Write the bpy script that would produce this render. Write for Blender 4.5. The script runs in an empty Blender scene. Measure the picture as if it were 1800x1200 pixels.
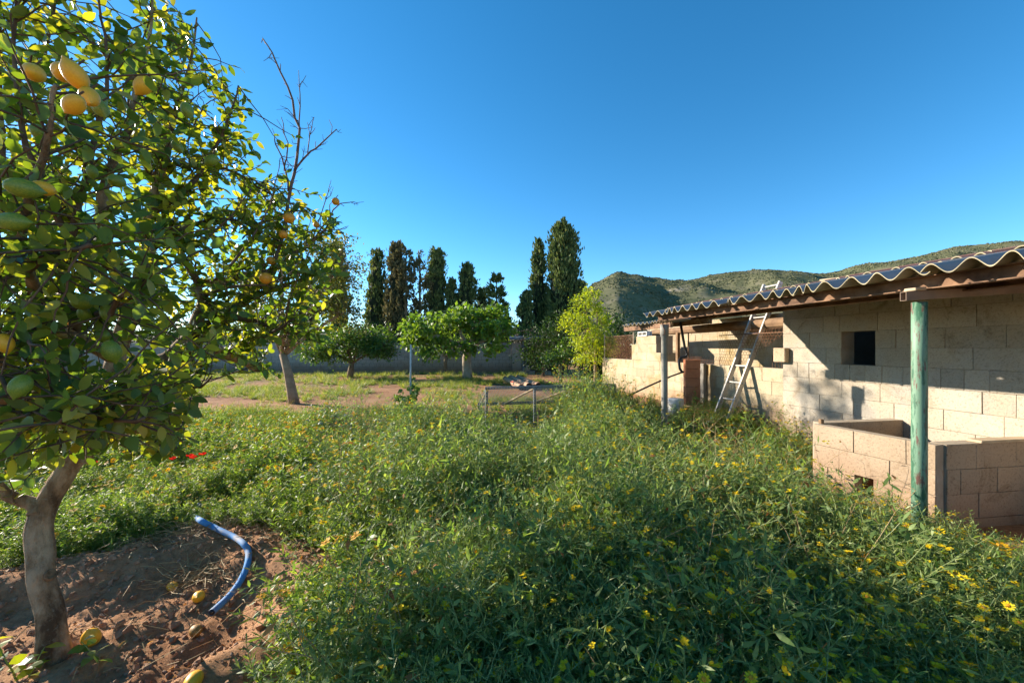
import bpy, math, random
import numpy as np
from mathutils import Vector, Matrix, Euler, noise as mnoise

R = math.radians
rnd = random.Random(7)
nrs = np.random.RandomState(11)
scene = bpy.context.scene
COL = scene.collection

# ------------------------------------------------------------------ camera, sky, sun, exposure
EYE = 1.45
F = 700.0            # focal length in pixels of the 1800 px wide photograph
HZ = 611.5           # horizon row
cam_d = bpy.data.cameras.new('camera')
cam_d.sensor_width = 36.0
cam_d.lens = 14.0
cam_d.shift_y = 0.0064
cam_d.clip_start = 0.05
cam_d.clip_end = 6000
cam = bpy.data.objects.new('camera', cam_d)
COL.objects.link(cam)
cam.location = (0, 0, EYE)
cam.rotation_euler = (R(90), 0, 0)
scene.camera = cam

# shed frame: u runs away along the shed wall, n points from the wall into the yard
U = Vector((-0.1829, 0.9831, 0)).normalized()
N = Vector((-U.y, U.x, 0))
P0 = Vector((3.886, 5.71, 0))
LSUN = (-N - 0.68 * U + Vector((0, 0, -0.455))).normalized()   # direction the light travels
to_sun = -LSUN
sun_el = math.asin(to_sun.z)
sun_az = math.atan2(to_sun.x, to_sun.y)       # from +Y towards +X

world = bpy.data.worlds.new('World')
scene.world = world
world.use_nodes = True
wn = world.node_tree
bg = wn.nodes['Background']
sky = wn.nodes.new('ShaderNodeTexSky')
sky.sky_type = 'NISHITA'
sky.sun_disc = False
sky.sun_elevation = sun_el
sky.sun_rotation = sun_az
sky.altitude = 150
sky.air_density = 0.75
sky.dust_density = 0.05
sky.ozone_density = 2.2
hs = wn.nodes.new('ShaderNodeHueSaturation')     # the photograph's vivid rendering of the blue, same in every direction
hs.inputs['Saturation'].default_value = 1.30
hs.inputs['Hue'].default_value = 0.491
wn.links.new(sky.outputs['Color'], hs.inputs['Color'])
wn.links.new(hs.outputs['Color'], bg.inputs['Color'])
bg.inputs['Strength'].default_value = 0.096

sd = bpy.data.lights.new('sun', 'SUN')
sd.energy = 4.4
sd.angle = R(0.53)
sd.color = (1.0, 0.88, 0.73)
sun = bpy.data.objects.new('sun', sd)
COL.objects.link(sun)
sun.rotation_euler = LSUN.to_track_quat('-Z', 'Y').to_euler()
sun.location = (-20, 10, 15)

vs = scene.view_settings
vs.view_transform = 'Standard'
vs.look = 'None'
vs.exposure = 1.55
vs.gamma = 1.0
vs.use_curve_mapping = False
scene.cycles.max_bounces = 7
scene.cycles.diffuse_bounces = 5
scene.cycles.use_adaptive_sampling = True
scene.cycles.adaptive_threshold = 0.02
scene.cycles.glossy_bounces = 2
scene.cycles.transmission_bounces = 4
scene.cycles.use_denoising = True


# ------------------------------------------------------------------ helpers
def at(px, py, Y):
    """a point at depth Y that the photograph shows at pixel px, py"""
    return Vector(((px - 900) / F * Y, Y, EYE + (HZ - py) / F * Y))


def sw(s, t, z=0.0):
    """shed coordinates to world"""
    p = P0 + U * s + N * t
    return Vector((p.x, p.y, z))


def s_px(px, t=0.0):
    """position along the shed wall (set t metres into the yard) seen at column px"""
    k = (px - 900) / F
    A = P0 + N * t
    return (A.x - k * A.y) / (k * U.y - U.x)


def fbm(x, y, z=0.0, oct=3):
    a, f, s = 0.5, 1.0, 0.0
    for _ in range(oct):
        s += a * mnoise.noise((x * f, y * f, z * f))
        a *= 0.5
        f *= 2.0
    return s


def smooth(a, b, x):
    t = min(1.0, max(0.0, (x - a) / (b - a)))
    return t * t * (3 - 2 * t)


def tag(o, label=None, cat=None, group=None, kind=None):
    if label: o['label'] = label
    if cat: o['category'] = cat
    if group: o['group'] = group
    if kind: o['kind'] = kind
    return o


def empty(name, loc=(0, 0, 0), rz=0.0):
    o = bpy.data.objects.new(name, None)
    COL.objects.link(o)
    o.location = loc
    o.rotation_euler = (0, 0, rz)
    o.empty_display_size = 0.1
    return o


def link(name, me, parent=None, loc=None):
    o = bpy.data.objects.new(name, me)
    COL.objects.link(o)
    if parent is not None:
        o.parent = parent
        o.matrix_parent_inverse = Matrix.Identity(4)
        root = parent
        off = Vector((0, 0, 0))
        # parts are written in world coordinates: undo the parent's placement
        o.matrix_parent_inverse = parent_world(parent).inverted()
    if loc is not None:
        o.location = loc
    return o


def parent_world(o):
    m = Matrix.LocRotScale(o.location, o.rotation_euler, o.scale)
    if o.parent:
        return parent_world(o.parent) @ o.matrix_parent_inverse @ m
    return m


def np_mesh(name, V, loops, counts, mats, mi=None, smooth_=False):
    me = bpy.data.meshes.new(name)
    V = np.asarray(V, dtype=np.float32)
    loops = np.asarray(loops, dtype=np.int32)
    counts = np.asarray(counts, dtype=np.int32)
    me.vertices.add(len(V))
    me.vertices.foreach_set('co', V.ravel())
    me.loops.add(len(loops))
    me.loops.foreach_set('vertex_index', loops)
    me.polygons.add(len(counts))
    starts = np.zeros(len(counts), dtype=np.int32)
    starts[1:] = np.cumsum(counts)[:-1]
    me.polygons.foreach_set('loop_start', starts)
    me.polygons.foreach_set('loop_total', counts)
    if mi is not None:
        me.polygons.foreach_set('material_index', np.asarray(mi, dtype=np.int32))
    me.polygons.foreach_set('use_smooth', np.full(len(counts), bool(smooth_)))
    for m in (mats if isinstance(mats, (list, tuple)) else [mats]):
        me.materials.append(m)
    me.update(calc_edges=True)
    me.validate()
    return me


class MB:
    """collects shapes into one mesh"""
    def __init__(self):
        self.v, self.f, self.m = [], [], []

    def poly(self, pts, mi=0):
        b = len(self.v)
        self.v += [tuple(p) for p in pts]
        self.f.append(tuple(range(b, b + len(pts))))
        self.m.append(mi)

    def raw(self, vs_, fs, mi=0):
        b = len(self.v)
        self.v += [tuple(p) for p in vs_]
        for f in fs:
            self.f.append(tuple(b + i for i in f))
            self.m.append(mi)

    def box(self, o, ax, ay, az, mi=0):
        """o = corner, three edge vectors"""
        o, ax, ay, az = Vector(o), Vector(ax), Vector(ay), Vector(az)
        p = [o, o + ax, o + ax + ay, o + ay, o + az, o + ax + az, o + ax + ay + az, o + ay + az]
        f = [(0, 3, 2, 1), (4, 5, 6, 7), (0, 1, 5, 4), (1, 2, 6, 5), (2, 3, 7, 6), (3, 0, 4, 7)]
        if ax.cross(ay).dot(az) < 0:
            f = [tuple(reversed(q)) for q in f]
        self.raw(p, f, mi)

    def cbox(self, o, ax, ay, az, c=0.006, jit=0.0, r=None, mi=0):
        """box with chamfered edges"""
        o, ax, ay, az = Vector(o), Vector(ax), Vector(ay), Vector(az)
        L = [ax.length, ay.length, az.length]
        d = [ax / L[0], ay / L[1], az / L[2]]
        flip = ax.cross(ay).dot(az) < 0
        vs_, idx = [], {}
        for sx in (0, 1):
            for sy in (0, 1):
                for sz in (0, 1):
                    corner = o + ax * sx + ay * sy + az * sz
                    sg = [(1 if q == 0 else -1) for q in (sx, sy, sz)]
                    if r and jit:
                        corner = corner + Vector((r.uniform(-jit, jit), r.uniform(-jit, jit), r.uniform(-jit, jit)))
                    for k in range(3):
                        p = corner.copy()
                        for j in range(3):
                            if j != k:
                                p += d[j] * (c * sg[j])
                        idx[(sx, sy, sz, k)] = len(vs_)
                        vs_.append(p)
        fs = []
        def g(sx, sy, sz, k): return idx[(sx, sy, sz, k)]
        for k in range(3):
            for sgn in (0, 1):
                o1, o2 = [j for j in range(3) if j != k]
                q = []
                for a, b in ((0, 0), (1, 0), (1, 1), (0, 1)):
                    c3 = [0, 0, 0]
                    c3[k] = sgn; c3[o1] = a; c3[o2] = b
                    q.append(g(*c3, k))
                fs.append(q)
        for k in range(3):      # edges along axis k
            o1, o2 = [j for j in range(3) if j != k]
            for a in (0, 1):
                for b in (0, 1):
                    c0 = [0, 0, 0]; c1 = [0, 0, 0]
                    c0[k] = 0; c1[k] = 1
                    c0[o1] = c1[o1] = a
                    c0[o2] = c1[o2] = b
                    fs.append([g(*c0, o1), g(*c1, o1), g(*c1, o2), g(*c0, o2)])
        for sx in (0, 1):
            for sy in (0, 1):
                for sz in (0, 1):
                    fs.append([g(sx, sy, sz, 0), g(sx, sy, sz, 1), g(sx, sy, sz, 2)])
        ctr = o + (ax + ay + az) * 0.5
        out = []
        for q in fs:
            P = [vs_[i] for i in q]
            nn = (P[1] - P[0]).cross(P[2] - P[0])
            cc = sum(P, Vector()) / len(P)
            out.append(tuple(q) if nn.dot(cc - ctr) > 0 else tuple(reversed(q)))
        self.raw(vs_, out, mi)

    def tube(self, pts, rad, sides=6, mi=0, cap=True, squash=None):
        pts = [Vector(p) for p in pts]
        if not isinstance(rad, (list, tuple)):
            rad = [rad] * len(pts)
        b = len(self.v)
        t0 = (pts[1] - pts[0]).normalized()
        ref = Vector((0, 0, 1)) if abs(t0.z) < 0.9 else Vector((1, 0, 0))
        x = t0.cross(ref).normalized()
        for i, p in enumerate(pts):
            if i == 0: t = pts[1] - pts[0]
            elif i == len(pts) - 1: t = pts[-1] - pts[-2]
            else: t = pts[i + 1] - pts[i - 1]
            t = t.normalized() if t.length > 1e-9 else t0
            x = (x - t * x.dot(t))
            x = x.normalized() if x.length > 1e-6 else t.orthogonal().normalized()
            y = t.cross(x)
            for k in range(sides):
                a = 2 * math.pi * k / sides
                self.v.append(tuple(p + (x * math.cos(a) + y * math.sin(a)) * rad[i]))
        for i in range(len(pts) - 1):
            for k in range(sides):
                k2 = (k + 1) % sides
                self.f.append((b + i * sides + k, b + i * sides + k2, b + (i + 1) * sides + k2, b + (i + 1) * sides + k))
                self.m.append(mi)
        if cap and sides > 2:
            self.f.append(tuple(b + k for k in reversed(range(sides)))); self.m.append(mi)
            e = b + (len(pts) - 1) * sides
            self.f.append(tuple(e + k for k in range(sides))); self.m.append(mi)

    def lathe(self, base, axis, prof, sides=12, mi=0):
        """prof = list of (distance along axis, radius)"""
        axis = Vector(axis).normalized()
        x = axis.orthogonal().normalized(); y = axis.cross(x)
        b = len(self.v)
        base = Vector(base)
        for h, r in prof:
            for k in range(sides):
                a = 2 * math.pi * k / sides
                self.v.append(tuple(base + axis * h + (x * math.cos(a) + y * math.sin(a)) * max(r, 1e-4)))
        for i in range(len(prof) - 1):
            for k in range(sides):
                k2 = (k + 1) % sides
                self.f.append((b + i * sides + k, b + i * sides + k2, b + (i + 1) * sides + k2, b + (i + 1) * sides + k))
                self.m.append(mi)
        self.f.append(tuple(b + k for k in reversed(range(sides)))); self.m.append(mi)
        e = b + (len(prof) - 1) * sides
        self.f.append(tuple(e + k for k in range(sides))); self.m.append(mi)

    def mesh(self, name, mats, smooth_=False):
        loops, counts = [], []
        for f in self.f:
            loops += f
            counts.append(len(f))
        return np_mesh(name, np.array(self.v).reshape(-1, 3), loops, counts, mats, self.m, smooth_)

    def build(self, name, mats, parent=None, smooth_=False):
        return link(name, self.mesh(name, mats, smooth_), parent)


def scatter(TV, TF, B, T, S):
    """copies of a template: B (n,3,3) rows are the x, y, z axes, T (n,3), S (n,3) scales"""
    TV = np.asarray(TV, float)
    n, k = len(T), len(TV)
    V = np.einsum('nvi,nij->nvj', TV[None] * S[:, None, :], B) + T[:, None, :]
    loops1 = np.concatenate([np.array(f) for f in TF])
    counts1 = np.array([len(f) for f in TF])
    loops = (loops1[None, :] + (np.arange(n) * k)[:, None]).ravel()
    counts = np.tile(counts1, n)
    return V.reshape(-1, 3), loops, counts


def frames(D, rs, nbias=None):
    """orthonormal frames whose y axis is D"""
    D = D / np.linalg.norm(D, axis=1, keepdims=True)
    Rv = rs.normal(size=D.shape)
    if nbias is not None:
        Rv = Rv * 0.55 + np.asarray(nbias)
    Z = Rv - (Rv * D).sum(1, keepdims=True) * D
    Z /= np.linalg.norm(Z, axis=1, keepdims=True) + 1e-9
    X = np.cross(D, Z)
    return np.stack([X, D, Z], axis=1)


LEAF_V = [(0, 0, 0), (-.36, .2, .08), (0, .2, 0), (.36, .2, .08), (-.5, .45, .1), (0, .47, .0), (.5, .45, .1),
          (-.36, .74, .02), (0, .76, -.05), (.36, .74, .02), (0, 1, -.16)]
LEAF_F = [(0, 2, 1), (0, 3, 2), (1, 2, 5, 4), (2, 3, 6, 5), (4, 5, 8, 7), (5, 6, 9, 8), (7, 8, 10), (8, 9, 10)]
LITE_V = [(0, 0, 0), (-.5, .42, .12), (.5, .42, .12), (0, 1, -.06)]
LITE_F = [(0, 3, 1), (0, 2, 3)]


# ------------------------------------------------------------------ materials
def mat(name):
    m = bpy.data.materials.new(name)
    m.use_nodes = True
    nt = m.node_tree
    b = nt.nodes['Principled BSDF']
    return m, nt, b


def node(nt, typ, **kw):
    n_ = nt.nodes.new(typ)
    for k, v in kw.items():
        setattr(n_, k, v)
    return n_


def ramp(nt, fac, stops):
    r = nt.nodes.new('ShaderNodeValToRGB')
    el = r.color_ramp.elements
    while len(el) < len(stops):
        el.new(0.5)
    for e, (p, c) in zip(el, stops):
        e.position = p
        e.color = (c[0], c[1], c[2], 1)
    nt.links.new(fac, r.inputs['Fac'])
    return r.outputs['Color']


def noise_out(nt, scale, detail=4, rough=0.55, coord='Object', dist=0.0, vec=None):
    tc = node(nt, 'ShaderNodeTexCoord')
    nz = node(nt, 'ShaderNodeTexNoise')
    nz.inputs['Scale'].default_value = scale
    nz.inputs['Detail'].default_value = detail
    nz.inputs['Roughness'].default_value = rough
    nz.inputs['Distortion'].default_value = dist
    nt.links.new(vec if vec is not None else tc.outputs[coord], nz.inputs['Vector'])
    return nz.outputs['Fac']


def mixc(nt, fac, a, b, mode='MIX'):
    m = node(nt, 'ShaderNodeMix', data_type='RGBA', blend_type=mode)
    for sock, v in ((m.inputs[0], fac), (m.inputs[6], a), (m.inputs[7], b)):
        if hasattr(v, 'is_linked') or hasattr(v, 'links'):
            nt.links.new(v, sock)
        elif isinstance(v, (int, float)):
            sock.default_value = v
        else:
            sock.default_value = (v[0], v[1], v[2], 1)
    return m.outputs[2]


def bump(nt, b, h, strength=0.4, dist=0.01):
    bp = node(nt, 'ShaderNodeBump')
    bp.inputs['Strength'].default_value = strength
    bp.inputs['Distance'].default_value = dist
    nt.links.new(h, bp.inputs['Height'])
    nt.links.new(bp.outputs['Normal'], b.inputs['Normal'])


def simple(name, c1, c2, scale=8, rough=0.85, bmp=0.3, bd=0.005, metal=0.0, detail=5, spec=0.3, objvar=0.0):
    m, nt, b = mat(name)
    f = noise_out(nt, scale, detail, 0.6)
    col = ramp(nt, f, [(0.3, c1), (0.7, c2)])
    if objvar:
        oi = node(nt, 'ShaderNodeObjectInfo')
        mr = node(nt, 'ShaderNodeMapRange')
        mr.inputs['To Min'].default_value = 1 - objvar
        mr.inputs['To Max'].default_value = 1 + objvar
        nt.links.new(oi.outputs['Random'], mr.inputs['Value'])
        mul = node(nt, 'ShaderNodeVectorMath', operation='SCALE')
        nt.links.new(col, mul.inputs[0])
        nt.links.new(mr.outputs[0], mul.inputs['Scale'])
        col = mul.outputs[0]
    nt.links.new(col, b.inputs['Base Color'])
    b.inputs['Roughness'].default_value = rough
    b.inputs['Metallic'].default_value = metal
    b.inputs['Specular IOR Level'].default_value = spec
    if bmp:
        bump(nt, b, noise_out(nt, scale * 6, 4, 0.6), bmp, bd)
    return m


def leaf_mat(name, stops, trans=0.35, tcol=None, rough=0.45, spec=0.35, under=None):
    """foliage: colour per leaf, some light passes through"""
    m, nt, b = mat(name)
    geo = node(nt, 'ShaderNodeNewGeometry')
    oi = node(nt, 'ShaderNodeObjectInfo')
    ad = node(nt, 'ShaderNodeMath', operation='ADD')
    nt.links.new(geo.outputs['Random Per Island'], ad.inputs[0])
    nt.links.new(oi.outputs['Random'], ad.inputs[1])
    fr = node(nt, 'ShaderNodeMath', operation='FRACT')
    nt.links.new(ad.outputs[0], fr.inputs[0])
    col = ramp(nt, fr.outputs[0], stops)
    top = col
    if under:
        top = mixc(nt, geo.outputs['Backfacing'], col, mixc(nt, 0.5, col, under))
    nt.links.new(top, b.inputs['Base Color'])
    b.inputs['Roughness'].default_value = rough
    b.inputs['Specular IOR Level'].default_value = spec
    tr = node(nt, 'ShaderNodeBsdfTranslucent')
    tc = mixc(nt, 1.0, col, tcol or (2.2, 2.0, 0.7), 'MULTIPLY')
    nt.links.new(tc, tr.inputs['Color'])
    mx = node(nt, 'ShaderNodeMixShader')
    mx.inputs[0].default_value = trans
    nt.links.new(b.outputs[0], mx.inputs[1])
    nt.links.new(tr.outputs[0], mx.inputs[2])
    out = nt.nodes['Material Output']
    nt.links.new(mx.outputs[0], out.inputs['Surface'])
    return m


def block_mat(name, c1, c2, dirt=(0.20, 0.085, 0.04), dirt_h=0.55, grey=None, moss=None):
    """pitted concrete block: warm grey, each block a little different, soil splashed on the lowest courses"""
    m, nt, b = mat(name)
    geo = node(nt, 'ShaderNodeNewGeometry')
    oi = node(nt, 'ShaderNodeObjectInfo')
    pos = geo.outputs['Position']
    big = noise_out(nt, 1.3, 4, 0.6, vec=pos)
    fine = noise_out(nt, 55, 3, 0.7, vec=pos)
    col = ramp(nt, big, [(0.3, c1), (0.68, c2)])
    if grey:
        f2 = ramp(nt, noise_out(nt, 2.1, 5, 0.65, vec=pos), [(0.45, (0, 0, 0)), (0.62, (0.8, 0.8, 0.8))])
        col = mixc(nt, f2, col, grey)
    if moss:
        f3 = ramp(nt, noise_out(nt, 1.7, 5, 0.7, vec=pos, dist=0.6), [(0.5, (0, 0, 0)), (0.66, (0.75, 0.75, 0.75))])
        col = mixc(nt, f3, col, moss)
    mr = node(nt, 'ShaderNodeMapRange')
    mr.inputs['To Min'].default_value = 0.90
    mr.inputs['To Max'].default_value = 1.08
    nt.links.new(oi.outputs['Random'], mr.inputs['Value'])
    mul = node(nt, 'ShaderNodeVectorMath', operation='SCALE')
    nt.links.new(col, mul.inputs[0]); nt.links.new(mr.outputs[0], mul.inputs['Scale'])
    col = mul.outputs[0]
    sp = ramp(nt, fine, [(0.33, (0.62, 0.58, 0.53)), (0.46, (1, 1, 1)), (0.75, (1.12, 1.1, 1.05))])
    col = mixc(nt, 0.75, col, sp, 'MULTIPLY')
    st = ramp(nt, noise_out(nt, 3.4, 7, 0.72, vec=pos, dist=0.8), [(0.30, (0.50, 0.44, 0.37)), (0.44, (1, 1, 1)), (0.8, (1.06, 1.05, 1.03))])
    col = mixc(nt, 0.8, col, st, 'MULTIPLY')
    # soil splash
    sep = node(nt, 'ShaderNodeSeparateXYZ')
    nt.links.new(pos, sep.inputs[0])
    ad = node(nt, 'ShaderNodeMath', operation='MULTIPLY_ADD')
    nt.links.new(big, ad.inputs[0]); ad.inputs[1].default_value = -0.9
    nt.links.new(sep.outputs['Z'], ad.inputs[2])
    mz = node(nt, 'ShaderNodeMapRange')
    mz.inputs['From Min'].default_value = dirt_h - 0.45
    mz.inputs['From Max'].default_value = dirt_h - 0.95
    mz.inputs['To Min'].default_value = 0.0
    mz.inputs['To Max'].default_value = 0.75
    nt.links.new(ad.outputs[0], mz.inputs['Value'])
    col = mixc(nt, mz.outputs[0], col, dirt)
    nt.links.new(col, b.inputs['Base Color'])
    b.inputs['Roughness'].default_value = 0.95
    b.inputs['Specular IOR Level'].default_value = 0.12
    bump(nt, b, noise_out(nt, 70, 3, 0.7, vec=pos), 0.6, 0.006)
    return m


M = {}
M['block'] = block_mat('concrete_block', (0.34, 0.288, 0.218), (0.41, 0.358, 0.28), grey=(0.335, 0.31, 0.27))
M['pen_block'] = block_mat('pen_block', (0.33, 0.245, 0.165), (0.41, 0.325, 0.23), dirt_h=0.45)
M['run_block'] = block_mat('run_block', (0.34, 0.27, 0.175), (0.43, 0.36, 0.25), moss=(0.30, 0.21, 0.085), dirt_h=0.6)
M['far_block'] = block_mat('far_block', (0.29, 0.255, 0.215), (0.40, 0.35, 0.29), dirt_h=0.7, dirt=(0.20, 0.10, 0.06))
M['mortar'] = simple('mortar', (0.29, 0.235, 0.17), (0.39, 0.335, 0.26), 6, 0.95, 0.5, 0.006)
M['dark_mortar'] = simple('dark_mortar', (0.10, 0.085, 0.07), (0.16, 0.135, 0.11), 6, 0.95, 0.4, 0.006)
M['plaster'] = simple('plaster', (0.20, 0.18, 0.15), (0.28, 0.25, 0.21), 3, 0.95, 0.3)
M['rust'] = simple('rusty_steel', (0.06, 0.032, 0.02), (0.30, 0.175, 0.10), 6, 0.85, 0.6, 0.005, 0.05)
M['rust_wire'] = simple('rusty_wire', (0.12, 0.045, 0.02), (0.22, 0.10, 0.05), 20, 0.8, 0)
M['galv'] = simple('galvanised_steel', (0.10, 0.115, 0.13), (0.20, 0.22, 0.24), 14, 0.5, 0.15, 0.002, 0.6)
M['alu'] = simple('aluminium', (0.36, 0.34, 0.305), (0.46, 0.435, 0.39), 5, 0.55, 0.1, 0.001, 0.2)
M['wood'] = simple('weathered_wood', (0.13, 0.075, 0.04), (0.26, 0.165, 0.09), 7, 0.85, 0.4, 0.004)
M['pale_wood'] = simple('pale_wood', (0.36, 0.27, 0.17), (0.50, 0.40, 0.27), 7, 0.8, 0.3, 0.003)
M['terracotta'] = simple('terracotta', (0.34, 0.125, 0.06), (0.50, 0.21, 0.105), 5, 0.85, 0.3, 0.003, objvar=0.12)
M['old_clay'] = simple('old_clay', (0.28, 0.17, 0.105), (0.42, 0.275, 0.175), 4, 0.9, 0.4, 0.004)
M['pipe_grey'] = simple('fibre_cement_pipe', (0.20, 0.19, 0.165), (0.34, 0.32, 0.27), 5, 0.9, 0.4, 0.003)
M['black_plastic'] = simple('black_plastic', (0.012, 0.013, 0.016), (0.03, 0.03, 0.034), 8, 0.45, 0.1, 0.001)
M['white_stone'] = simple('whitewashed_stone', (0.55, 0.53, 0.48), (0.75, 0.73, 0.68), 6, 0.9, 0.4, 0.006)
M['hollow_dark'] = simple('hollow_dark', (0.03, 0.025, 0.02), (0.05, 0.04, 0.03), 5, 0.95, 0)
M['straw'] = leaf_mat('dry_straw', [(0, (0.33, 0.22, 0.10)), (0.6, (0.46, 0.34, 0.17)), (1, (0.26, 0.17, 0.08))], 0.15, (1, 1, 1), 0.7, 0.2)
M['clod'] = simple('soil_clod', (0.21, 0.112, 0.064), (0.40, 0.235, 0.138), 25, 0.95, 0.6, 0.01)
M['stone'] = simple('grey_stone', (0.20, 0.13, 0.09), (0.32, 0.23, 0.17), 20, 0.9, 0.4, 0.01)
M['bark'] = simple('citrus_bark', (0.11, 0.075, 0.045), (0.25, 0.185, 0.115), 14, 0.9, 0.7, 0.012)
M['twig'] = simple('twig_bark', (0.075, 0.045, 0.028), (0.15, 0.10, 0.062), 20, 0.9, 0.3, 0.003)
M['deadwood'] = simple('dead_twig', (0.10, 0.065, 0.05), (0.19, 0.13, 0.10), 20, 0.9, 0.3, 0.003)
M['fig_bark'] = simple('fig_bark', (0.26, 0.20, 0.14), (0.38, 0.31, 0.23), 6, 0.9, 0.4, 0.01)
M['young_bark'] = simple('young_bark', (0.20, 0.13, 0.075), (0.34, 0.24, 0.15), 8, 0.9, 0.4, 0.006)

M['lemon_leaf'] = leaf_mat('lemon_leaf', [(0, (0.042, 0.092, 0.023)), (0.4, (0.078, 0.14, 0.024)), (0.75, (0.17, 0.215, 0.027)), (1, (0.30, 0.29, 0.048))],
                           0.46, (2.5, 2.2, 0.5), 0.38, 0.45, under=(0.15, 0.20, 0.06))
M['pom_leaf'] = leaf_mat('pomegranate_leaf', [(0, (0.05, 0.075, 0.02)), (0.6, (0.10, 0.12, 0.03)), (1, (0.17, 0.15, 0.04))], 0.4)
M['fig_leaf'] = leaf_mat('fig_leaf', [(0, (0.055, 0.121, 0.022)), (0.5, (0.094, 0.182, 0.028)), (1, (0.154, 0.242, 0.039))], 0.42, (2.4, 2.1, 0.6), 0.5)
M['citrus_far'] = leaf_mat('citrus_leaf', [(0, (0.03, 0.08, 0.016)), (0.6, (0.065, 0.135, 0.022)), (1, (0.14, 0.23, 0.03))], 0.3, None, 0.4, 0.45)
M['lime_leaf'] = leaf_mat('lime_green_leaf', [(0, (0.13, 0.20, 0.015)), (0.5, (0.20, 0.28, 0.02)), (1, (0.29, 0.34, 0.03))], 0.5, (2.2, 1.9, 0.5), 0.5)
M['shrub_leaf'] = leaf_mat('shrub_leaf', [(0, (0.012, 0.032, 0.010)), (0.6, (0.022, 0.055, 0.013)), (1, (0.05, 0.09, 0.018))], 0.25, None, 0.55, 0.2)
M['cypress'] = leaf_mat('cypress_spray', [(0, (0.048, 0.080, 0.028)), (0.6, (0.10, 0.148, 0.048)), (1, (0.19, 0.215, 0.08))], 0.22, (1.6, 1.5, 0.8), 0.7, 0.2)
M['cypress_dry'] = leaf_mat('dry_cypress_spray', [(0, (0.06, 0.066, 0.034)), (0.6, (0.12, 0.118, 0.058)), (1, (0.21, 0.175, 0.09))], 0.2, (1.5, 1.4, 0.9), 0.8, 0.2)
M['cypress_light_blocker'] = simple('cypress_light_blocker', (0.010, 0.016, 0.007), (0.02, 0.03, 0.012), 3, 0.95, 0)

M['weed_stem'] = leaf_mat('weed_stem', [(0, (0.16, 0.22, 0.07)), (1, (0.29, 0.34, 0.13))], 0.35, (1.7, 1.7, 0.8), 0.5, 0.45)
M['weed_leaf'] = leaf_mat('weed_leaf', [(0, (0.088, 0.155, 0.042)), (0.6, (0.15, 0.23, 0.065)), (1, (0.24, 0.305, 0.10))], 0.46, (2.0, 1.9, 0.7), 0.5, 0.4)
M['weed_pod'] = leaf_mat('weed_pod', [(0, (0.165, 0.23, 0.075)), (0.6, (0.25, 0.315, 0.105)), (1, (0.37, 0.41, 0.16))], 0.42, (1.75, 1.7, 0.7), 0.45, 0.45)
M['meadow_leaf'] = leaf_mat('meadow_leaf', [(0, (0.075, 0.155, 0.03)), (0.6, (0.15, 0.235, 0.045)), (1, (0.28, 0.32, 0.085))], 0.48, (2.0, 1.85, 0.6), 0.5, 0.35)
M['grass'] = leaf_mat('grass_blade', [(0, (0.075, 0.138, 0.031)), (0.7, (0.163, 0.225, 0.056)), (1, (0.350, 0.312, 0.125))], 0.4, None, 0.5, 0.35)
M['grey_leaf'] = leaf_mat('glaucous_leaf', [(0, (0.08, 0.115, 0.075)), (1, (0.16, 0.20, 0.14))], 0.3, (1.6, 1.7, 0.9), 0.42, 0.5)
M['dry_leaf'] = leaf_mat('dry_leaf', [(0, (0.20, 0.085, 0.03)), (0.6, (0.36, 0.18, 0.06)), (1, (0.42, 0.27, 0.10))], 0.4, (1.6, 1.3, 0.7), 0.7, 0.2)
M['yellow'] = leaf_mat('yellow_petal', [(0, (0.62, 0.42, 0.012)), (0.6, (0.74, 0.56, 0.016)), (1, (0.74, 0.62, 0.03))], 0.35, (1.2, 1.1, 0.5), 0.6, 0.2)
M['orange_y'] = leaf_mat('orange_petal', [(0, (0.66, 0.30, 0.01)), (1, (0.74, 0.44, 0.015))], 0.35, (1.2, 1.1, 0.5), 0.6, 0.2)
M['orange_disc'] = simple('flower_disc', (0.42, 0.16, 0.01), (0.60, 0.27, 0.015), 60, 0.8, 0.3, 0.002)
M['poppy'] = leaf_mat('poppy_petal', [(0, (0.55, 0.018, 0.012)), (1, (0.70, 0.05, 0.02))], 0.4, (1.3, 0.9, 0.7), 0.55, 0.25)
M['black_disc'] = simple('poppy_centre', (0.01, 0.01, 0.01), (0.02, 0.02, 0.02), 40, 0.8, 0)


def fruit_mat(name, c1, c2, rough=0.42):
    m, nt, b = mat(name)
    col = ramp(nt, noise_out(nt, 14, 3, 0.5), [(0.35, c1), (0.68, c2)])
    nt.links.new(col, b.inputs['Base Color'])
    b.inputs['Roughness'].default_value = rough
    b.inputs['Specular IOR Level'].default_value = 0.4
    b.inputs['Subsurface Weight'].default_value = 0.0
    bump(nt, b, noise_out(nt, 90, 2, 0.5), 0.12, 0.002)
    return m


M['lemon_yellow'] = fruit_mat('lemon_yellow', (0.74, 0.36, 0.02), (0.80, 0.43, 0.025))
M['lemon_green'] = fruit_mat('lemon_green', (0.12, 0.19, 0.02), (0.24, 0.27, 0.025))
M['orange_fruit'] = fruit_mat('orange_fruit', (0.66, 0.24, 0.015), (0.74, 0.32, 0.02))
M['rotten'] = fruit_mat('rotten_lemon', (0.09, 0.035, 0.015), (0.48, 0.25, 0.03), 0.6)


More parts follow.
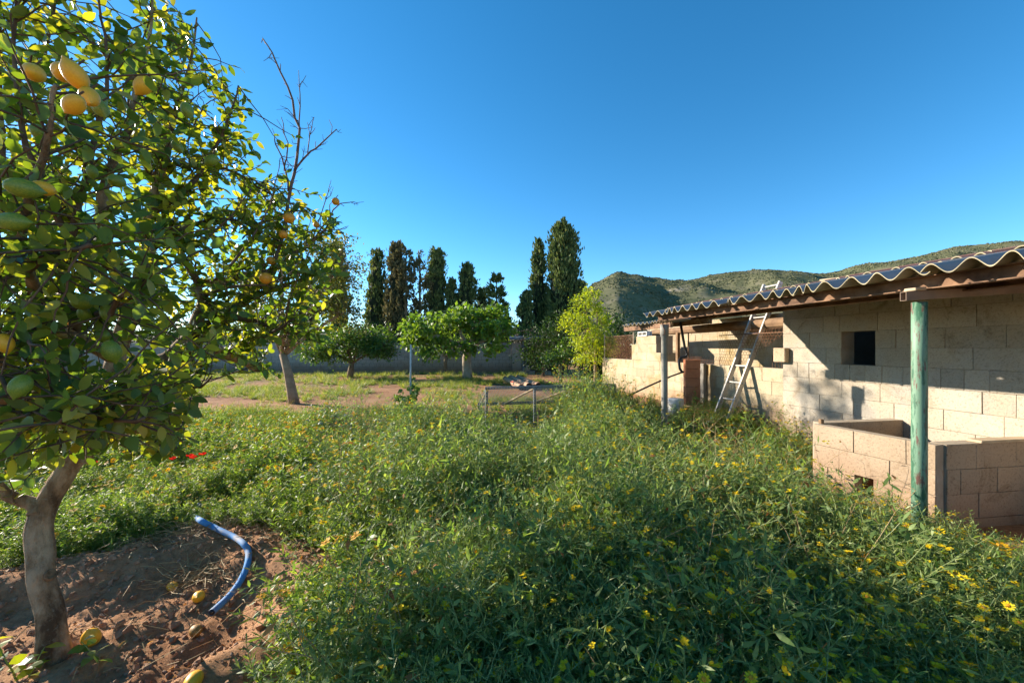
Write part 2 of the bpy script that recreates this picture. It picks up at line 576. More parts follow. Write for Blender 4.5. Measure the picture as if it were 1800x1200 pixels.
def soil_mat():
    m, nt, b = mat('red_soil')
    geo = node(nt, 'ShaderNodeNewGeometry')
    pos = geo.outputs['Position']
    a = ramp(nt, noise_out(nt, 1.1, 6, 0.62, vec=pos), [(0.3, (0.25, 0.128, 0.066)), (0.52, (0.41, 0.225, 0.12)), (0.75, (0.53, 0.33, 0.195))])
    f = ramp(nt, noise_out(nt, 26, 5, 0.7, vec=pos), [(0.3, (0.55, 0.52, 0.5)), (0.6, (1.05, 1.03, 1.0))])
    c = mixc(nt, 0.85, a, f, 'MULTIPLY')
    # thin green film of seedlings further out
    g = ramp(nt, noise_out(nt, 0.55, 5, 0.65, vec=pos), [(0.5, (0, 0, 0)), (0.62, (0.55, 0.55, 0.55))])
    sep = node(nt, 'ShaderNodeSeparateXYZ')
    nt.links.new(pos, sep.inputs[0])
    far = node(nt, 'ShaderNodeMapRange')
    far.inputs['From Min'].default_value = 9
    far.inputs['From Max'].default_value = 14
    nt.links.new(sep.outputs['Y'], far.inputs['Value'])
    mm = node(nt, 'ShaderNodeMath', operation='MULTIPLY')
    nt.links.new(g, mm.inputs[0]); nt.links.new(far.outputs[0], mm.inputs[1])
    c = mixc(nt, mm.outputs[0], c, (0.10, 0.13, 0.04))
    nt.links.new(c, b.inputs['Base Color'])
    b.inputs['Roughness'].default_value = 0.97
    b.inputs['Specular IOR Level'].default_value = 0.1
    bump(nt, b, noise_out(nt, 38, 6, 0.75, vec=pos), 0.9, 0.02)
    return m


M['soil'] = soil_mat()

# ------------------------------------------------------------------ ground
TREE = Vector((-2.16, 1.90, 0))


def basin(x, y):
    dx, dy = (x - TREE.x) / 1.0, (y - TREE.y) / 1.0
    r = math.hypot(dx, dy)
    ang = math.atan2(dy, dx)
    rim = 0.98 + 0.12 * math.sin(2 * ang + 0.6) + 0.07 * math.sin(5 * ang)
    h = 0.12 * math.exp(-((r - rim) / 0.24) ** 2)
    h -= 0.03 * (1 - smooth(rim - 0.55, rim - 0.15, r)) * smooth(0.1, 0.35, r)
    return h, r, rim


def zg(x, y):
    if y > 60 or abs(x) > 60:
        return 0.0
    z = 0.05 * fbm(x * 0.5, y * 0.5, 1.3, 2)
    h, r, rim = basin(x, y)
    z += h
    if r < 2.4:
        w = 1 - smooth(rim + 0.25, rim + 0.7, r)
        z += w * (0.075 * fbm(x * 4.2, y * 4.2, 4.0, 3) + 0.03 * fbm(x * 15, y * 15, 2.0, 2))
        # trench where the hose ends
        p = Vector((x + 1.52, y - 1.72))
        z -= w * 0.07 * math.exp(-(p.x / 0.13) ** 2 - (p.y / 0.42) ** 2)
    # bank of earth along the far low wall
    v = Vector((x, y, 0)) - P0
    s, t = v.dot(U), v.dot(N)
    z += 0.27 * smooth(0.1, 0.7, s) * (1 - smooth(5.0, 7.0, s)) * (1 - smooth(0.5, 1.7, t)) * smooth(-3.0, -2.0, t)
    # tilled ridges in the middle distance
    if y > 8:
        z += 0.04 * fbm(x * 0.9, y * 1.4, 7.0, 3)
    return z


xs = np.concatenate([[-3000, -1500, -700, -300, -150, -80, -50], np.linspace(-34, -6, 45), np.linspace(-5.4, -3.4, 20), np.linspace(-3.35, -0.3, 118),
                     np.linspace(-0.2, 5.5, 60), np.linspace(5.9, 22, 26), [30, 50, 80, 150, 300, 700, 1500, 3000]])
ys = np.concatenate([[-60, -25, -10, -5, -2, -1], np.linspace(-0.5, 0.8, 10), np.linspace(0.85, 3.4, 98), np.linspace(3.5, 9, 46), np.linspace(9.3, 30, 60),
                     [34, 40, 50, 80, 150, 300, 600, 1200, 2500, 4500]])
V = [(x, y, zg(x, y)) for y in ys for x in xs]
nx, ny = len(xs), len(ys)
ii, jj = np.meshgrid(np.arange(ny - 1), np.arange(nx - 1), indexing='ij')
a0 = (ii * nx + jj).ravel()
quads = np.stack([a0, a0 + 1, a0 + nx + 1, a0 + nx], 1)
ground = link('ground', np_mesh('ground', V, quads.ravel(), np.full(len(quads), 4), M['soil'], smooth_=True))
tag(ground, 'reddish brown earth of the yard', kind='structure')

# ------------------------------------------------------------------ hills
RIDGE = [(-600, 585), (300, 588), (800, 585), (930, 575), (1000, 545), (1040, 507), (1085, 490), (1112, 496), (1130, 499), (1165, 501), (1200, 494), (1250, 488),
         (1300, 486), (1400, 487), (1450, 487), (1480, 481), (1520, 470), (1600, 459), (1680, 446), (1740, 445), (1800, 441), (1950, 430), (2300, 450), (3000, 520)]
rx = np.array([p[0] for p in RIDGE], float)
ry = np.array([p[1] for p in RIDGE], float)


def hill_z(px, Y):
    top = (HZ - np.interp(px, rx, ry)) / F * 900.0
    k = (Y - 260) / (900 - 260)
    prof = smooth(0, 1, k) if Y <= 900 else 1 - 0.5 * smooth(900, 1400, Y)
    X = (px - 900) / F * Y
    spur = fbm(X * 0.006, Y * 0.004, 3.3, 4) * 46 * math.sin(math.pi * min(1.0, max(0.0, k))) * min(1.0, top / 60)
    rough = fbm(X * 0.03, Y * 0.03, 1.1, 3) * 5 * min(1, top / 60)
    return top * (0.04 + 0.96 * prof) + spur + rough


hp = np.concatenate([np.linspace(-600, 900, 40), np.linspace(920, 1900, 190), np.linspace(1930, 3000, 30)])
hy = np.concatenate([np.linspace(260, 900, 70), np.linspace(930, 1400, 14)])
V = [((px - 900) / F * Y, Y, hill_z(px, Y) - 1.0) for Y in hy for px in hp]
nx, ny = len(hp), len(hy)
ii, jj = np.meshgrid(np.arange(ny - 1), np.arange(nx - 1), indexing='ij')
a0 = (ii * nx + jj).ravel()
quads = np.stack([a0, a0 + 1, a0 + nx + 1, a0 + nx], 1)
m, nt, b = mat('hillside')
geo = node(nt, 'ShaderNodeNewGeometry')
c = ramp(nt, noise_out(nt, 0.03, 7, 0.65, vec=geo.outputs['Position']),
         [(0.32, (0.09, 0.10, 0.05)), (0.5, (0.13, 0.13, 0.07)), (0.62, (0.18, 0.165, 0.105)), (0.72, (0.33, 0.29, 0.23))])
nt.links.new(c, b.inputs['Base Color'])
b.inputs['Roughness'].default_value = 1.0
b.inputs['Specular IOR Level'].default_value = 0.05
M['hill'] = m
hill = link('hill', np_mesh('hill', V, quads.ravel(), np.full(len(quads), 4), M['hill'], smooth_=True))
tag(hill, 'scrub covered rocky hill behind the shed', kind='structure')

import bmesh
bm = bmesh.new()
bmesh.ops.create_icosphere(bm, subdivisions=1, radius=1)
ICO_V = np.array([v.co[:] for v in bm.verts]); ICO_F = [tuple(v.index for v in f.verts) for f in bm.faces]
bm.free()
bm = bmesh.new()
bmesh.ops.create_icosphere(bm, subdivisions=2, radius=1)
ICO2_V = np.array([v.co[:] for v in bm.verts]); ICO2_F = [tuple(v.index for v in f.verts) for f in bm.faces]
bm.free()

VV, LL, CC = [], [], []
base_i = 0
T, S = [], []
hr = random.Random(3)
while len(T) < 46000:
    px = hr.uniform(960, 1860)
    Y = 270 + 640 * (hr.random() ** 0.8)
    z = hill_z(px, Y) - 1.0
    X = (px - 900) / F * Y
    if fbm(X * 0.012, Y * 0.012, 9.0, 3) + hr.uniform(-0.25, 0.25) < -0.12:
        continue
    big = 1.0 if hr.random() < 0.80 else 1.7
    near = 1.0 if Y > 800 else 0.85
    r_ = hr.uniform(0.5, 1.25) * big * near
    T.append((X, Y, z + r_ * 0.22)); S.append((r_ * hr.uniform(.8, 1.3), r_ * hr.uniform(.8, 1.2), r_ * hr.uniform(.5, .9)))
T, S = np.array(T), np.array(S)
ang = nrs.uniform(0, 6.28, len(T))
B = np.zeros((len(T), 3, 3)); B[:, 0, 0] = np.cos(ang); B[:, 0, 1] = np.sin(ang); B[:, 1, 0] = -np.sin(ang); B[:, 1, 1] = np.cos(ang); B[:, 2, 2] = 1
v_, l_, c_ = scatter(ICO_V, ICO_F, B, T, S)
v_ = v_ + nrs.normal(size=v_.shape) * 0.25 * np.repeat(S[:, :1], len(ICO_V), 0)
M['maquis'] = leaf_mat('maquis', [(0, (0.075, 0.087, 0.046)), (0.5, (0.11, 0.118, 0.063)), (1, (0.15, 0.148, 0.085))], 0.0, None, 0.9, 0.05)
scrub = link('hill_scrub', np_mesh('hill_scrub', v_, l_, c_, M['maquis']))
tag(scrub, 'low green scrub and pines covering the hill', 'scrub', kind='stuff')


# ------------------------------------------------------------------ block walls
def block_wall(parent, part, org, du, dn, th, courses, bmat, mmat, joint=0.008, rs=None, inset=0.008, jit=0.0015):
    """courses = [(z0, z1, [(s0, s1), ...])]; du along the wall, dn out of its face; each block an object"""
    rs = rs or random.Random(5)
    org, du, dn = Vector(org), Vector(du), Vector(dn)
    mb = MB()
    for z0, z1, spans in courses:
        for s0, s1 in spans:
            mb.box(org + du * s0 - dn * inset + Vector((0, 0, z0)), du * (s1 - s0), -dn * (th - 2 * inset), Vector((0, 0, z1 - z0)))
    p = mb.build(part, mmat, parent)
    for z0, z1, spans in courses:
        for s0, s1 in spans:
            if s1 - s0 < 0.02:
                continue
            pr = rs.uniform(-0.003, 0.004)
            g = joint * rs.uniform(0.15, .9)
            k = MB()
            k.cbox(org + du * (s0 + g / 2) + dn * pr + Vector((0, 0, z0 + joint * .2)), du * (s1 - s0 - g), -dn * (th + pr - 0.001), Vector((0, 0, z1 - z0 - joint * 0.4)), 0.0022, jit, rs)
            k.build('block', bmat, p)
    return p


def spans(cuts, gaps=()):
    out = []
    for a_, b_ in zip(cuts[:-1], cuts[1:]):
        if any(a_ >= g0 - 1e-6 and b_ <= g1 + 1e-6 for g0, g1 in gaps):
            continue
        out.append((a_, b_))
    return out


def regular(s0, s1, step, off):
    cuts = [s0]
    k = s0 + off
    while k < s1 - 0.05:
        if k > s0 + 0.05:
            cuts.append(k)
        k += step
    cuts.append(s1)
    return cuts


# ------------------------------------------------------------------ the shed
shed = empty('shed', sw(-2, 0))
tag(shed, 'long low concrete block shed with corrugated roof and open eave', 'shed')
SNEAR = -5.2
h0, h1 = s_px(1538), s_px(1478.7)
jp = lambda *px: [s_px(p) for p in px]
rows = []
ext = lambda start, par: [start - 0.41 * k - (0.2 if par else 0) for k in range(0, 20) if start - 0.41 * k - (0.2 if par else 0) > SNEAR + 0.1]


def course(z0, pxs, gaps=()):
    js = jp(*pxs)
    js.sort()
    near = js[0]
    more = []
    k = near - 0.42
    while k > SNEAR + 0.1:
        more.append(k)
        k -= 0.42
    cuts = sorted([SNEAR] + more + js + [0.0])
    rows.append((z0, min(z0 + 0.2, 2.185), spans(cuts, gaps)))


hole = [(h0, h1)]
course(2.05, (1440, 1495, 1550, 1640, 1745))
course(1.85, (1467.3, 1510.7, 1584, 1672, 1780))
course(1.65, (1389, 1446.7, 1476, 1542, 1620, 1717))
course(1.45, (1422.7, 1478.7, 1538, 1567.3, 1574.7, 1661, 1769), hole)
course(1.25, (1452, 1478.7, 1538, 1620, 1710.7), hole)
course(1.05, (1402, 1422, 1466.7, 1492.7, 1520.7, 1550, 1586.7, 1653.3, 1694.7, 1740))
course(0.85, (1422.7, 1480, 1547, 1632, 1726.7, 1786.7))
course(0.65, (1441, 1500.7, 1572, 1658.7, 1765))
course(0.45, (1424, 1480, 1545, 1625, 1715))
course(0.25, (1400, 1450, 1510, 1585, 1680, 1790))
course(0.05, (1424, 1480, 1545, 1625, 1715))
rows.append((-0.25, 0.05, [(SNEAR, 0.0)]))
block_wall(shed, 'front_wall', sw(0, 0), U, N, 0.2, rows, M['block'], M['mortar'], rs=random.Random(21))

mb = MB()     # the other three walls and the floor slab, plain render
mb.box(sw(-0.2, -0.205, -0.2), U * 0.18, -N * 2.4, Vector((0, 0, 2.4)))
mb.box(sw(SNEAR, -0.205, -0.2), U * 0.18, -N * 2.4, Vector((0, 0, 2.4)))
mb.box(sw(SNEAR, -2.61, -0.2), U * 5.2, -N * 0.15, Vector((0, 0, 2.7)))
mb.build('rear_wall', M['plaster'], shed)

# block set crosswise into the corner
k = MB()
k.cbox(sw(-0.115, 0.085, 1.25), U * 0.2, -N * 0.08, Vector((0, 0, 0.2)), 0.008, 0.002, rnd)
k.build('corner_block', M['pen_block'], shed)

# roof
EZ, SL, ET = 1.945, 0.165, 1.82
PITCH = 0.158
s_end = 0.52


def roof_z(t):
    return EZ + SL * (ET - t)


def corrugated(name, parent, s0, s1, t0, t1, zf, material, amp=0.033, pitch=PITCH, th=0.0075, phase=0.0, nt_=8, lift=0.0, droop=0.0, per=18):
    mb_ = MB()
    n_s = max(4, int((s1 - s0) / pitch * per))
    top, bot = [], []
    for j in range(nt_ + 1):
        t = t0 + (t1 - t0) * j / nt_
        for i in range(n_s + 1):
            s = s0 + (s1 - s0) * i / n_s
            if j == 0: t += .010 * mnoise.noise((s * 3.1, s0, 5.0)) + .004 * mnoise.noise((s * 23, s0, 1.0))
            z = zf(t) + .006 * mnoise.noise((s * 1.3, t, s0)) + amp * math.sin(2 * math.pi * (s + phase) / pitch) + lift + droop * j / nt_
            top.append(sw(s, t, z)); bot.append(sw(s, t, z - th))
    w = n_s + 1
    f, f2, f3 = [], [], []
    nb = len(top)
    for j in range(nt_):
        for i in range(n_s):
            a = j * w + i
            f.append((a, a + 1, a + w + 1, a + w))
            f2.append((nb + a, nb + a + w, nb + a + w + 1, nb + a + 1))
    for i in range(n_s):
        f3.append((i, nb + i, nb + i + 1, i + 1))
        a = nt_ * w + i
        f3.append((a, a + 1, nb + a + 1, nb + a))
    for j in range(nt_):
        a = j * w
        f3.append((a, a + w, nb + a + w, nb + a))
        a = j * w + n_s
        f3.append((a, nb + a, nb + a + w, a + w))
    mb_.raw(top + bot, f)
    mb_.f += f2 + f3
    mb_.m += [1] * len(f2) + [2] * len(f3)
    return mb_.build(name, [material, M['sheet_under'], M['sheet_edge']], parent, smooth_=False)


def sheet_mat(name, c1, c2, moss, rough=0.85):
    m, nt, b = mat(name)
    geo = node(nt, 'ShaderNodeNewGeometry')
    pos = geo.outputs['Position']
    col = ramp(nt, noise_out(nt, 4, 6, 0.65, vec=pos), [(0.32, c1), (0.68, c2)])
    f = ramp(nt, noise_out(nt, 2.2, 5, 0.7, vec=pos), [(0.42, (0, 0, 0)), (0.66, (0.75, 0.75, 0.75))])
    col = mixc(nt, f, col, moss)
    nt.links.new(col, b.inputs['Base Color'])
    b.inputs['Roughness'].default_value = rough
    b.inputs['Specular IOR Level'].default_value = 0.25
    bump(nt, b, noise_out(nt, 60, 4, 0.6, vec=pos), 0.3, 0.004)
    return m


M['sheet'] = sheet_mat('weathered_sheet_top', (0.20, 0.205, 0.215), (0.30, 0.295, 0.29), (0.22, 0.205, 0.17))
M['sheet_under'] = sheet_mat('sheet_underside', (0.22, 0.20, 0.13), (0.33, 0.29, 0.19), (0.14, 0.135, 0.05))
M['sheet_edge'] = sheet_mat('sheet_cut_edge', (0.34, 0.29, 0.19), (0.46, 0.40, 0.26), (0.26, 0.22, 0.11))
M['sheet_red'] = sheet_mat('reddish_sheet', (0.44, 0.19, 0.12), (0.56, 0.28, 0.185), (0.34, 0.18, 0.12))
rs = random.Random(4)
sheets = [(s_end, -0.02), (0.0, -1.02), (-0.96, -2.0), (-1.94, -2.98), (-2.92, -3.96), (-3.9, -4.9), (-4.84, -5.5)]
for i, (a_, b_) in enumerate(sheets):
    dz = rs.uniform(-0.004, 0.004)
    corrugated('roof_sheet', shed, b_, a_, ET + rs.uniform(-0.012, 0.014), 1.28, roof_z, M['sheet'], lift=dz + (0.009 if i % 2 else 0), phase=rs.uniform(-0.006, 0.006), nt_=3)
    corrugated('roof_sheet', shed, b_, a_, 1.42, -2.75, roof_z, M['sheet_red'], lift=dz + 0.020 + (0.009 if i % 2 else 0), phase=rs.uniform(-0.006, 0.006), nt_=6)


def c_channel(name, parent, s0, s1, t, ztop, h, w, material):
    mb_ = MB()
    L = U * (s1 - s0)
    mb_.box(sw(s0, t, ztop - h), L, -N * 0.008, Vector((0, 0, h)))
    mb_.box(sw(s0, t + w, ztop - 0.009), L, -N * (w - 0.001), Vector((0, 0, 0.008)))
    mb_.box(sw(s0, t + w, ztop - h + 0.001), L, -N * (w - 0.001), Vector((0, 0, 0.008)))
    return mb_.build(name, material, parent)


c_channel('purlin', shed, SNEAR, s_end - 0.02, 1.66, roof_z(1.66) - 0.043, 0.092, 0.05, M['rust'])
c_channel('purlin', shed, SNEAR, 0.15, 1.36, roof_z(1.40) - 0.10, 0.085, 0.05, M['rust'])
c_channel('purlin', shed, SNEAR, 0.05, 0.45, roof_z(0.45) - 0.04, 0.10, 0.05, M['rust'])
# sloping rafter of hollow steel over the green post
mb = MB()
ra = at(1587.5, 521, 2.60)
dirr = (-N + Vector((0, 0, 0.075))).normalized()
upv = Vector((0, 0, 1))
for off, sz in (((0, 0), None),):
    w_, hgt, th_ = 0.036, 0.058, 0.003
    o_ = ra + U * (w_ / 2) - upv * (hgt / 2)
    L = dirr * 1.62
    mb.box(o_, L, -U * w_, upv * th_)
    mb.box(o_ + upv * (hgt - th_), L, -U * w_, upv * th_)
    mb.box(o_ + upv * th_, L, -U * th_, upv * (hgt - 2 * th_))
    mb.box(o_ + upv * th_ - U * (w_ - th_), L, -U * th_, upv * (hgt - 2 * th_))
rafter = mb.build('rafter', simple('painted_rafter', (0.20, 0.14, 0.10), (0.30, 0.215, 0.155), 6, 0.8, 0.3, 0.003), shed)
mb = MB()
wd = ra + dirr * 0.06 + upv * 0.032
mb.cbox(wd + U * 0.04, dirr * 0.09, -U * 0.07, upv * 0.02, 0.003, 0.002, rnd)
mb.build('wood_shim', M['pale_wood'], shed)

# green post
post_xy = at(1616, 700, 2.64)
m, nt, b = mat('peeling_green_paint')
tcp = node(nt, 'ShaderNodeTexCoord'); mpp = node(nt, 'ShaderNodeMapping'); mpp.inputs['Scale'].default_value = (1, 1, .22)
nt.links.new(tcp.outputs['Object'], mpp.inputs['Vector'])
f1 = ramp(nt, noise_out(nt, 22, 6, 0.7, vec=mpp.outputs[0]), [(0.42, (0, 0, 0)), (0.50, (1, 1, 1))])
f2 = ramp(nt, noise_out(nt, 34, 6, 0.75, vec=mpp.outputs[0]), [(0.53, (0, 0, 0)), (0.60, (1, 1, 1))])
c = mixc(nt, f1, (0.032, 0.11, 0.06), (0.14, 0.25, 0.165))
c = mixc(nt, f2, c, (0.13, 0.065, 0.05))
nt.links.new(c, b.inputs['Base Color'])
b.inputs['Roughness'].default_value = 0.6
bump(nt, b, noise_out(nt, 22, 5, 0.7), 0.3, 0.003)
M['green_paint'] = m
mb = MB()
mb.lathe((post_xy.x, post_xy.y, -0.1), (0, 0, 1), [(0, .040), (0.9, .0403), (1.5, .0398), (1.853, .040)], 24)
gp = mb.build('support_post', M['green_paint'], shed, True)
gp['label'] = 'round steel post in peeling green paint'

# grey pipe post with its socket end up
pp = sw(s_px(1168, 1.76), 1.76)
mb = MB()
mb.lathe((pp.x, pp.y, -0.1), (0, 0, 1), [(0, .042), (1.0, .043), (1.70, .043), (1.715, .055), (1.80, .057), (1.875, .057)], 20)
mb.build('support_post', M['pipe_grey'], shed, True)
mb = MB()
hk = pp + N * 0.06 + U * -0.03
mb.tube([hk + Vector((0, 0, 1.84)), hk + Vector((0.02, -0.01, 1.74)), hk + Vector((0.035, -0.02, 1.69)), hk + Vector((0.03, -0.02, 1.64)), hk + Vector((0.01, -0.01, 1.63))], 0.007, 5)
mb.build('hook', M['rust'], shed)

# bits of wire and straw caught under the eave
mb = MB()
for (px, py) in ((1226, 557), (1245, 560), (1170, 585), (1180, 580), (1262, 553)):
    q = sw(s_px(px, 1.5), 1.5, 1.84)
    for _ in range(9):
        e = q + Vector((rnd.uniform(-.05, .05), rnd.uniform(-.05, .05), rnd.uniform(-.09, .0)))
        mb.tube([q, (q + e) / 2 + Vector((rnd.uniform(-.02, .02), 0, rnd.uniform(-.02, .02))), e], 0.0016, 3)
o = mb.build('hanging_straw', M['straw'], shed)
o['kind'] = 'stuff'

# pole lying on the roof
mb = MB()
p1 = at(1441, 495, 4.3); p2 = at(1535, 487, 4.05)
mb.tube([p1, p1.lerp(p2, .35) + upv * .004, p1.lerp(p2, .7), p2], [.024, .026, .024, .022], 9)
o = mb.build('wooden_pole', M['pale_wood'], None, True)
o.location = (0, 0, 0)
tag(o, 'pale wooden pole lying on top of the corrugated roof', 'pole')

# ------------------------------------------------------------------ block pen in front of the shed
pen = empty('block_pen', (3.7, 3.5, 0))
tag(pen, 'low rectangular pen of concrete blocks with a wooden plank at the shed wall', 'pen')
A = Vector((3.35, 3.15, 0)); Bq = Vector((3.06, 4.04, 0))
Cq = Vector((4.20, 4.24, 0)); Dq = Vector((4.345, 3.30, 0))
zt = 0.68
# front face runs from the near corner A to the far corner B
d = (Bq - A); Lf = d.length; d.normalize(); nf = Vector((-d.y, d.x, 0))
cs = [(zt - .2, zt, spans([0, .185, .575, Lf])), (zt - .4, zt - .2, spans([0, .09, .30, .70, Lf])),
      (zt - .6, zt - .4, spans([0, .28, .42, .57, .80, Lf], [(.42, .57)])), (-0.2, zt - .6, [(0, Lf)])]
block_wall(pen, 'front_wall', A, d, nf, 0.11, cs, M['pen_block'], M['mortar'], joint=.007, rs=random.Random(31))
# near side, in shade, A to the shed
d = (Dq - A); Ls = d.length; d.normalize(); ns_ = Vector((d.y, -d.x, 0))
cs = [(zt - .2, zt, spans([0.11, .40, .80, Ls])), (zt - .4, zt - .2, spans([0.11, .24, .60, .9, Ls])),
      (zt - .6, zt - .4, spans([0.11, .42, .82, Ls])), (-0.2, zt - .6, [(0.11, Ls)])]
block_wall(pen, 'side_wall', A - ns_ * 0, d, ns_, 0.12, cs, M['pen_block'], M['mortar'], rs=random.Random(32))
d = (Cq - Bq); Ls2 = d.length; d.normalize(); n2 = Vector((d.y, -d.x, 0))
cs = [(zt - .2, zt + .005, spans([0.115, .45, .85, Ls2])), (zt - .4, zt - .2, spans([0.115, .26, .66, Ls2])), (-.2, zt - .4, [(0.115, Ls2)])]
block_wall(pen, 'far_wall', Bq, d, n2, 0.12, cs, M['pen_block'], M['mortar'], rs=random.Random(33))
mb = MB()
d = (Dq - A).normalized()
mb.cbox(A + d * .42 + ns_ * .02 + upv * (zt + .003), d * 0.58, -ns_ * .10, upv * .022, .004, .002, rnd)
mb.build('plank', M['pale_wood'], pen)
mb = MB()
mb.cbox(Bq + Vector((.06, -.02, zt + .003)), Vector((.035, 0, 0)), Vector((0, .035, 0)), Vector((0, 0, .045)), .004, .002, rnd)
mb.build('peg', M['wood'], pen)

# ------------------------------------------------------------------ chicken run beyond the shed
run = empty('chicken_run', sw(2.5, 0))
tag(run, 'block walled chicken run with rusty wire beyond the shed corner', 'chicken run')
s_far = s_px(1058)
cs = []
for i in range(5):
    z0 = 0.95 - 0.2 * i
    cs.append((z0, z0 + 0.2, spans(regular(0.015, s_far, 0.41, 0.2 if i % 2 else 0.38))))
cs.append((-0.2, 0.15, [(0.015, s_far)]))
block_wall(run, 'low_wall', sw(0, -0.02), U, N, 0.16, cs, M['run_block'], M['mortar'], rs=random.Random(41))
sa, sb, sc_, sd_ = s_px(1109), s_px(1160), s_px(1152), s_px(1117)
cs = [(1.152, 1.345, spans(regular(sb, sa, .41, .22))), (1.345, 1.54, spans(regular(sc_, sa, .41, .4))), (1.54, 1.735, spans(regular(sc_, sd_, .41, .2)))]
block_wall(run, 'stepped_wall', sw(0, -0.02), U, N, 0.42, cs, M['run_block'], M['mortar'], rs=random.Random(42))
# hollow block on top, its cells facing the yard
hbx = s_px(1136.5)
mb = MB()
L = s_px(1121) - hbx
for q in (0, L / 2 - .012, L - .025):
    mb.box(sw(hbx + q, .0, 1.737), U * .025, -N * .14, upv * .10)
mb.box(sw(hbx - .002, .002, 1.737), U * (L + .004), -N * .144, upv * .022)
mb.box(sw(hbx - .002, .002, 1.825), U * (L + .004), -N * .144, upv * .022)
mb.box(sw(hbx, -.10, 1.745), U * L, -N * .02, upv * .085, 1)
mb.build('hollow_block', [M['white_stone'], M['hollow_dark']], run)
# timber beam
mb = MB()
mb.tube([sw(s_px(1126), -.33, 1.82), sw(2.0, -.34, 1.835), sw(0.02, -.36, 1.84)], [.075, .085, .085], 10)
mb.build('timber_beam', M['wood'], run, False)
# rear wall, lit by the sun
cs = []
zz = 0.6
kk = 0
rr = random.Random(8)
while zz < 1.95:
    hh = rr.choice((.14, .15, .16))
    cs.append((zz, zz + hh, spans(regular(0.0, 5.4, rr.choice((.27, .30, .25)), rr.uniform(.1, .25)))))
    zz += hh
block_wall(run, 'rear_wall', sw(0, -1.0), U, N, 0.15, cs, M['run_block'], M['mortar'], joint=.012, rs=random.Random(43))
# brown post and grey pillar
mb = MB()
mb.cbox(sw(s_px(1188), -.04, 1.15), U * .075, -N * .06, upv * .62, .004)
mb.build('wooden_post', M['wood'], run)
mb = MB()
mb.cbox(sw(s_px(1240.5), .045, .1), U * .13, -N * .062, upv * 1.06, .006)
mb.build('concrete_pillar', M['pipe_grey'], run)


# wire
def hex_wire(mb_, org, ax, ay, w, h, cell, rad, keep=None):
    ax, ay = Vector(ax), Vector(ay)
    ch = cell * 1.155
    rowh = ch * .75
    for j in range(int(h / rowh) + 1):
        for i in range(int(w / cell) + 1):
            cx = i * cell + (cell / 2 if j % 2 else 0)
            cy = j * rowh
            P = [(cx, cy + ch / 2), (cx + cell / 2, cy + ch / 4), (cx + cell / 2, cy - ch / 4), (cx, cy - ch / 2)]
            for p, q in zip(P[:-1], P[1:]):
                mx_, my_ = (p[0] + q[0]) / 2, (p[1] + q[1]) / 2
                if not (0 <= mx_ <= w and 0 <= my_ <= h) or (keep and not keep(mx_, my_)):
                    continue
                wob = lambda a: Vector(org) + ax * a[0] + ay * a[1] + ax.cross(ay) * (.02 * math.sin(a[0] * 9 + a[1] * 5))
                mb_.tube([wob(p), wob(q)], rad, 3, cap=False)


mb = MB()
w1 = s_px(1258)
hex_wire(mb, sw(0.02, -.08, 1.16), U, upv, w1, .60, .058, .0030, keep=lambda a, h: h > .50 - a * .55 or h > .55)
hex_wire(mb, sw(w1, -.10, 1.15), U, upv, 1.1, .14, .058, .0030)
o = mb.build('chicken_wire', M['rust_wire'], run)
mb = MB()
mb.tube([sw(0.02, -.07, 1.68), sw(w1, -.07, 1.67)], .008, 5)
mb.build('wire_rail', M['rust'], run)
# little barred gate in the corner gap
mb = MB()
for q in np.linspace(0.03, .30, 6):
    mb.tube([sw(q, -.11, 1.15), sw(q, -.11, 1.34)], .005, 4)
mb.tube([sw(.02, -.11, 1.335), sw(.31, -.11, 1.335)], .006, 4)
mb.build('barred_gate', M['rust'], run)

# lower lean-to roof over the run
lz = lambda t: 1.905 + 0.10 * (1.2 - t)
for a_, b_ in ((1.06, 1.62), (1.58, 2.14), (2.1, 2.66)):
    corrugated('roof_sheet', run, a_, b_, 1.2, -1.2, lz, M['sheet'], amp=.02, pitch=.10, nt_=4, lift=rs.uniform(-.004, .006), per=8)
mb = MB()
mb.box(sw(1.04, 1.12, 1.79), U * 1.66, -N * .05, upv * .085)
mb.box(sw(1.04, 0.4, 1.86), U * 1.66, -N * .05, upv * .085)
mb.build('purlin', M['rust'], run)

# chain link fence on the far end of the wall
fence = empty('chain_link_fence', sw(5.4, -.05))
tag(fence, 'rusty chain link fence on top of the low block wall', 'fence')
mb = MB()
f0, f1 = s_px(1109), s_far
Lw, hw = f1 - f0, .62
c_ = .055
k = -hw
while k < Lw:
    for sg in (0, 1):
        a0_, b0_ = (k, 0), (k + hw, hw)
        if sg: a0_, b0_ = (k, hw), (k + hw, 0)
        x0, y0, x1, y1 = a0_[0], a0_[1], b0_[0], b0_[1]
        if x0 < 0:
            y0 += (y1 - y0) * (0 - x0) / (x1 - x0); x0 = 0
        if x1 > Lw:
            y1 = y0 + (y1 - y0) * (Lw - x0) / (x1 - x0); x1 = Lw
        if x1 > x0 + .01:
            mb.tube([sw(f0 + x0, -.08, 1.16 + y0), sw(f0 + x1, -.08, 1.16 + y1)], .0022, 3, cap=False)
    k += c_
mb.build('wire_mesh', M['rust_wire'], fence)
for q in (f0 + .01, f1 - .02):
    mb = MB()
    mb.tube([sw(q, -.08, 1.15), sw(q, -.08, 1.86)], .018, 6)
    mb.build('post', M['pale_wood'], fence)
mb = MB()
mb.tube([sw(f0, -.08, 1.785), sw(f1, -.08, 1.785)], .007, 5)
mb.build('top_rail', M['rust'], fence)
# grey wall behind the fence
mb = MB()
mb.box(sw(2.7, -2.2, 0), U * 5.0, -N * .2, upv * 2.15)
o = mb.build('grey_wall', M['plaster'])
tag(o, 'tall grey rendered wall behind the chain link fence', 'wall')

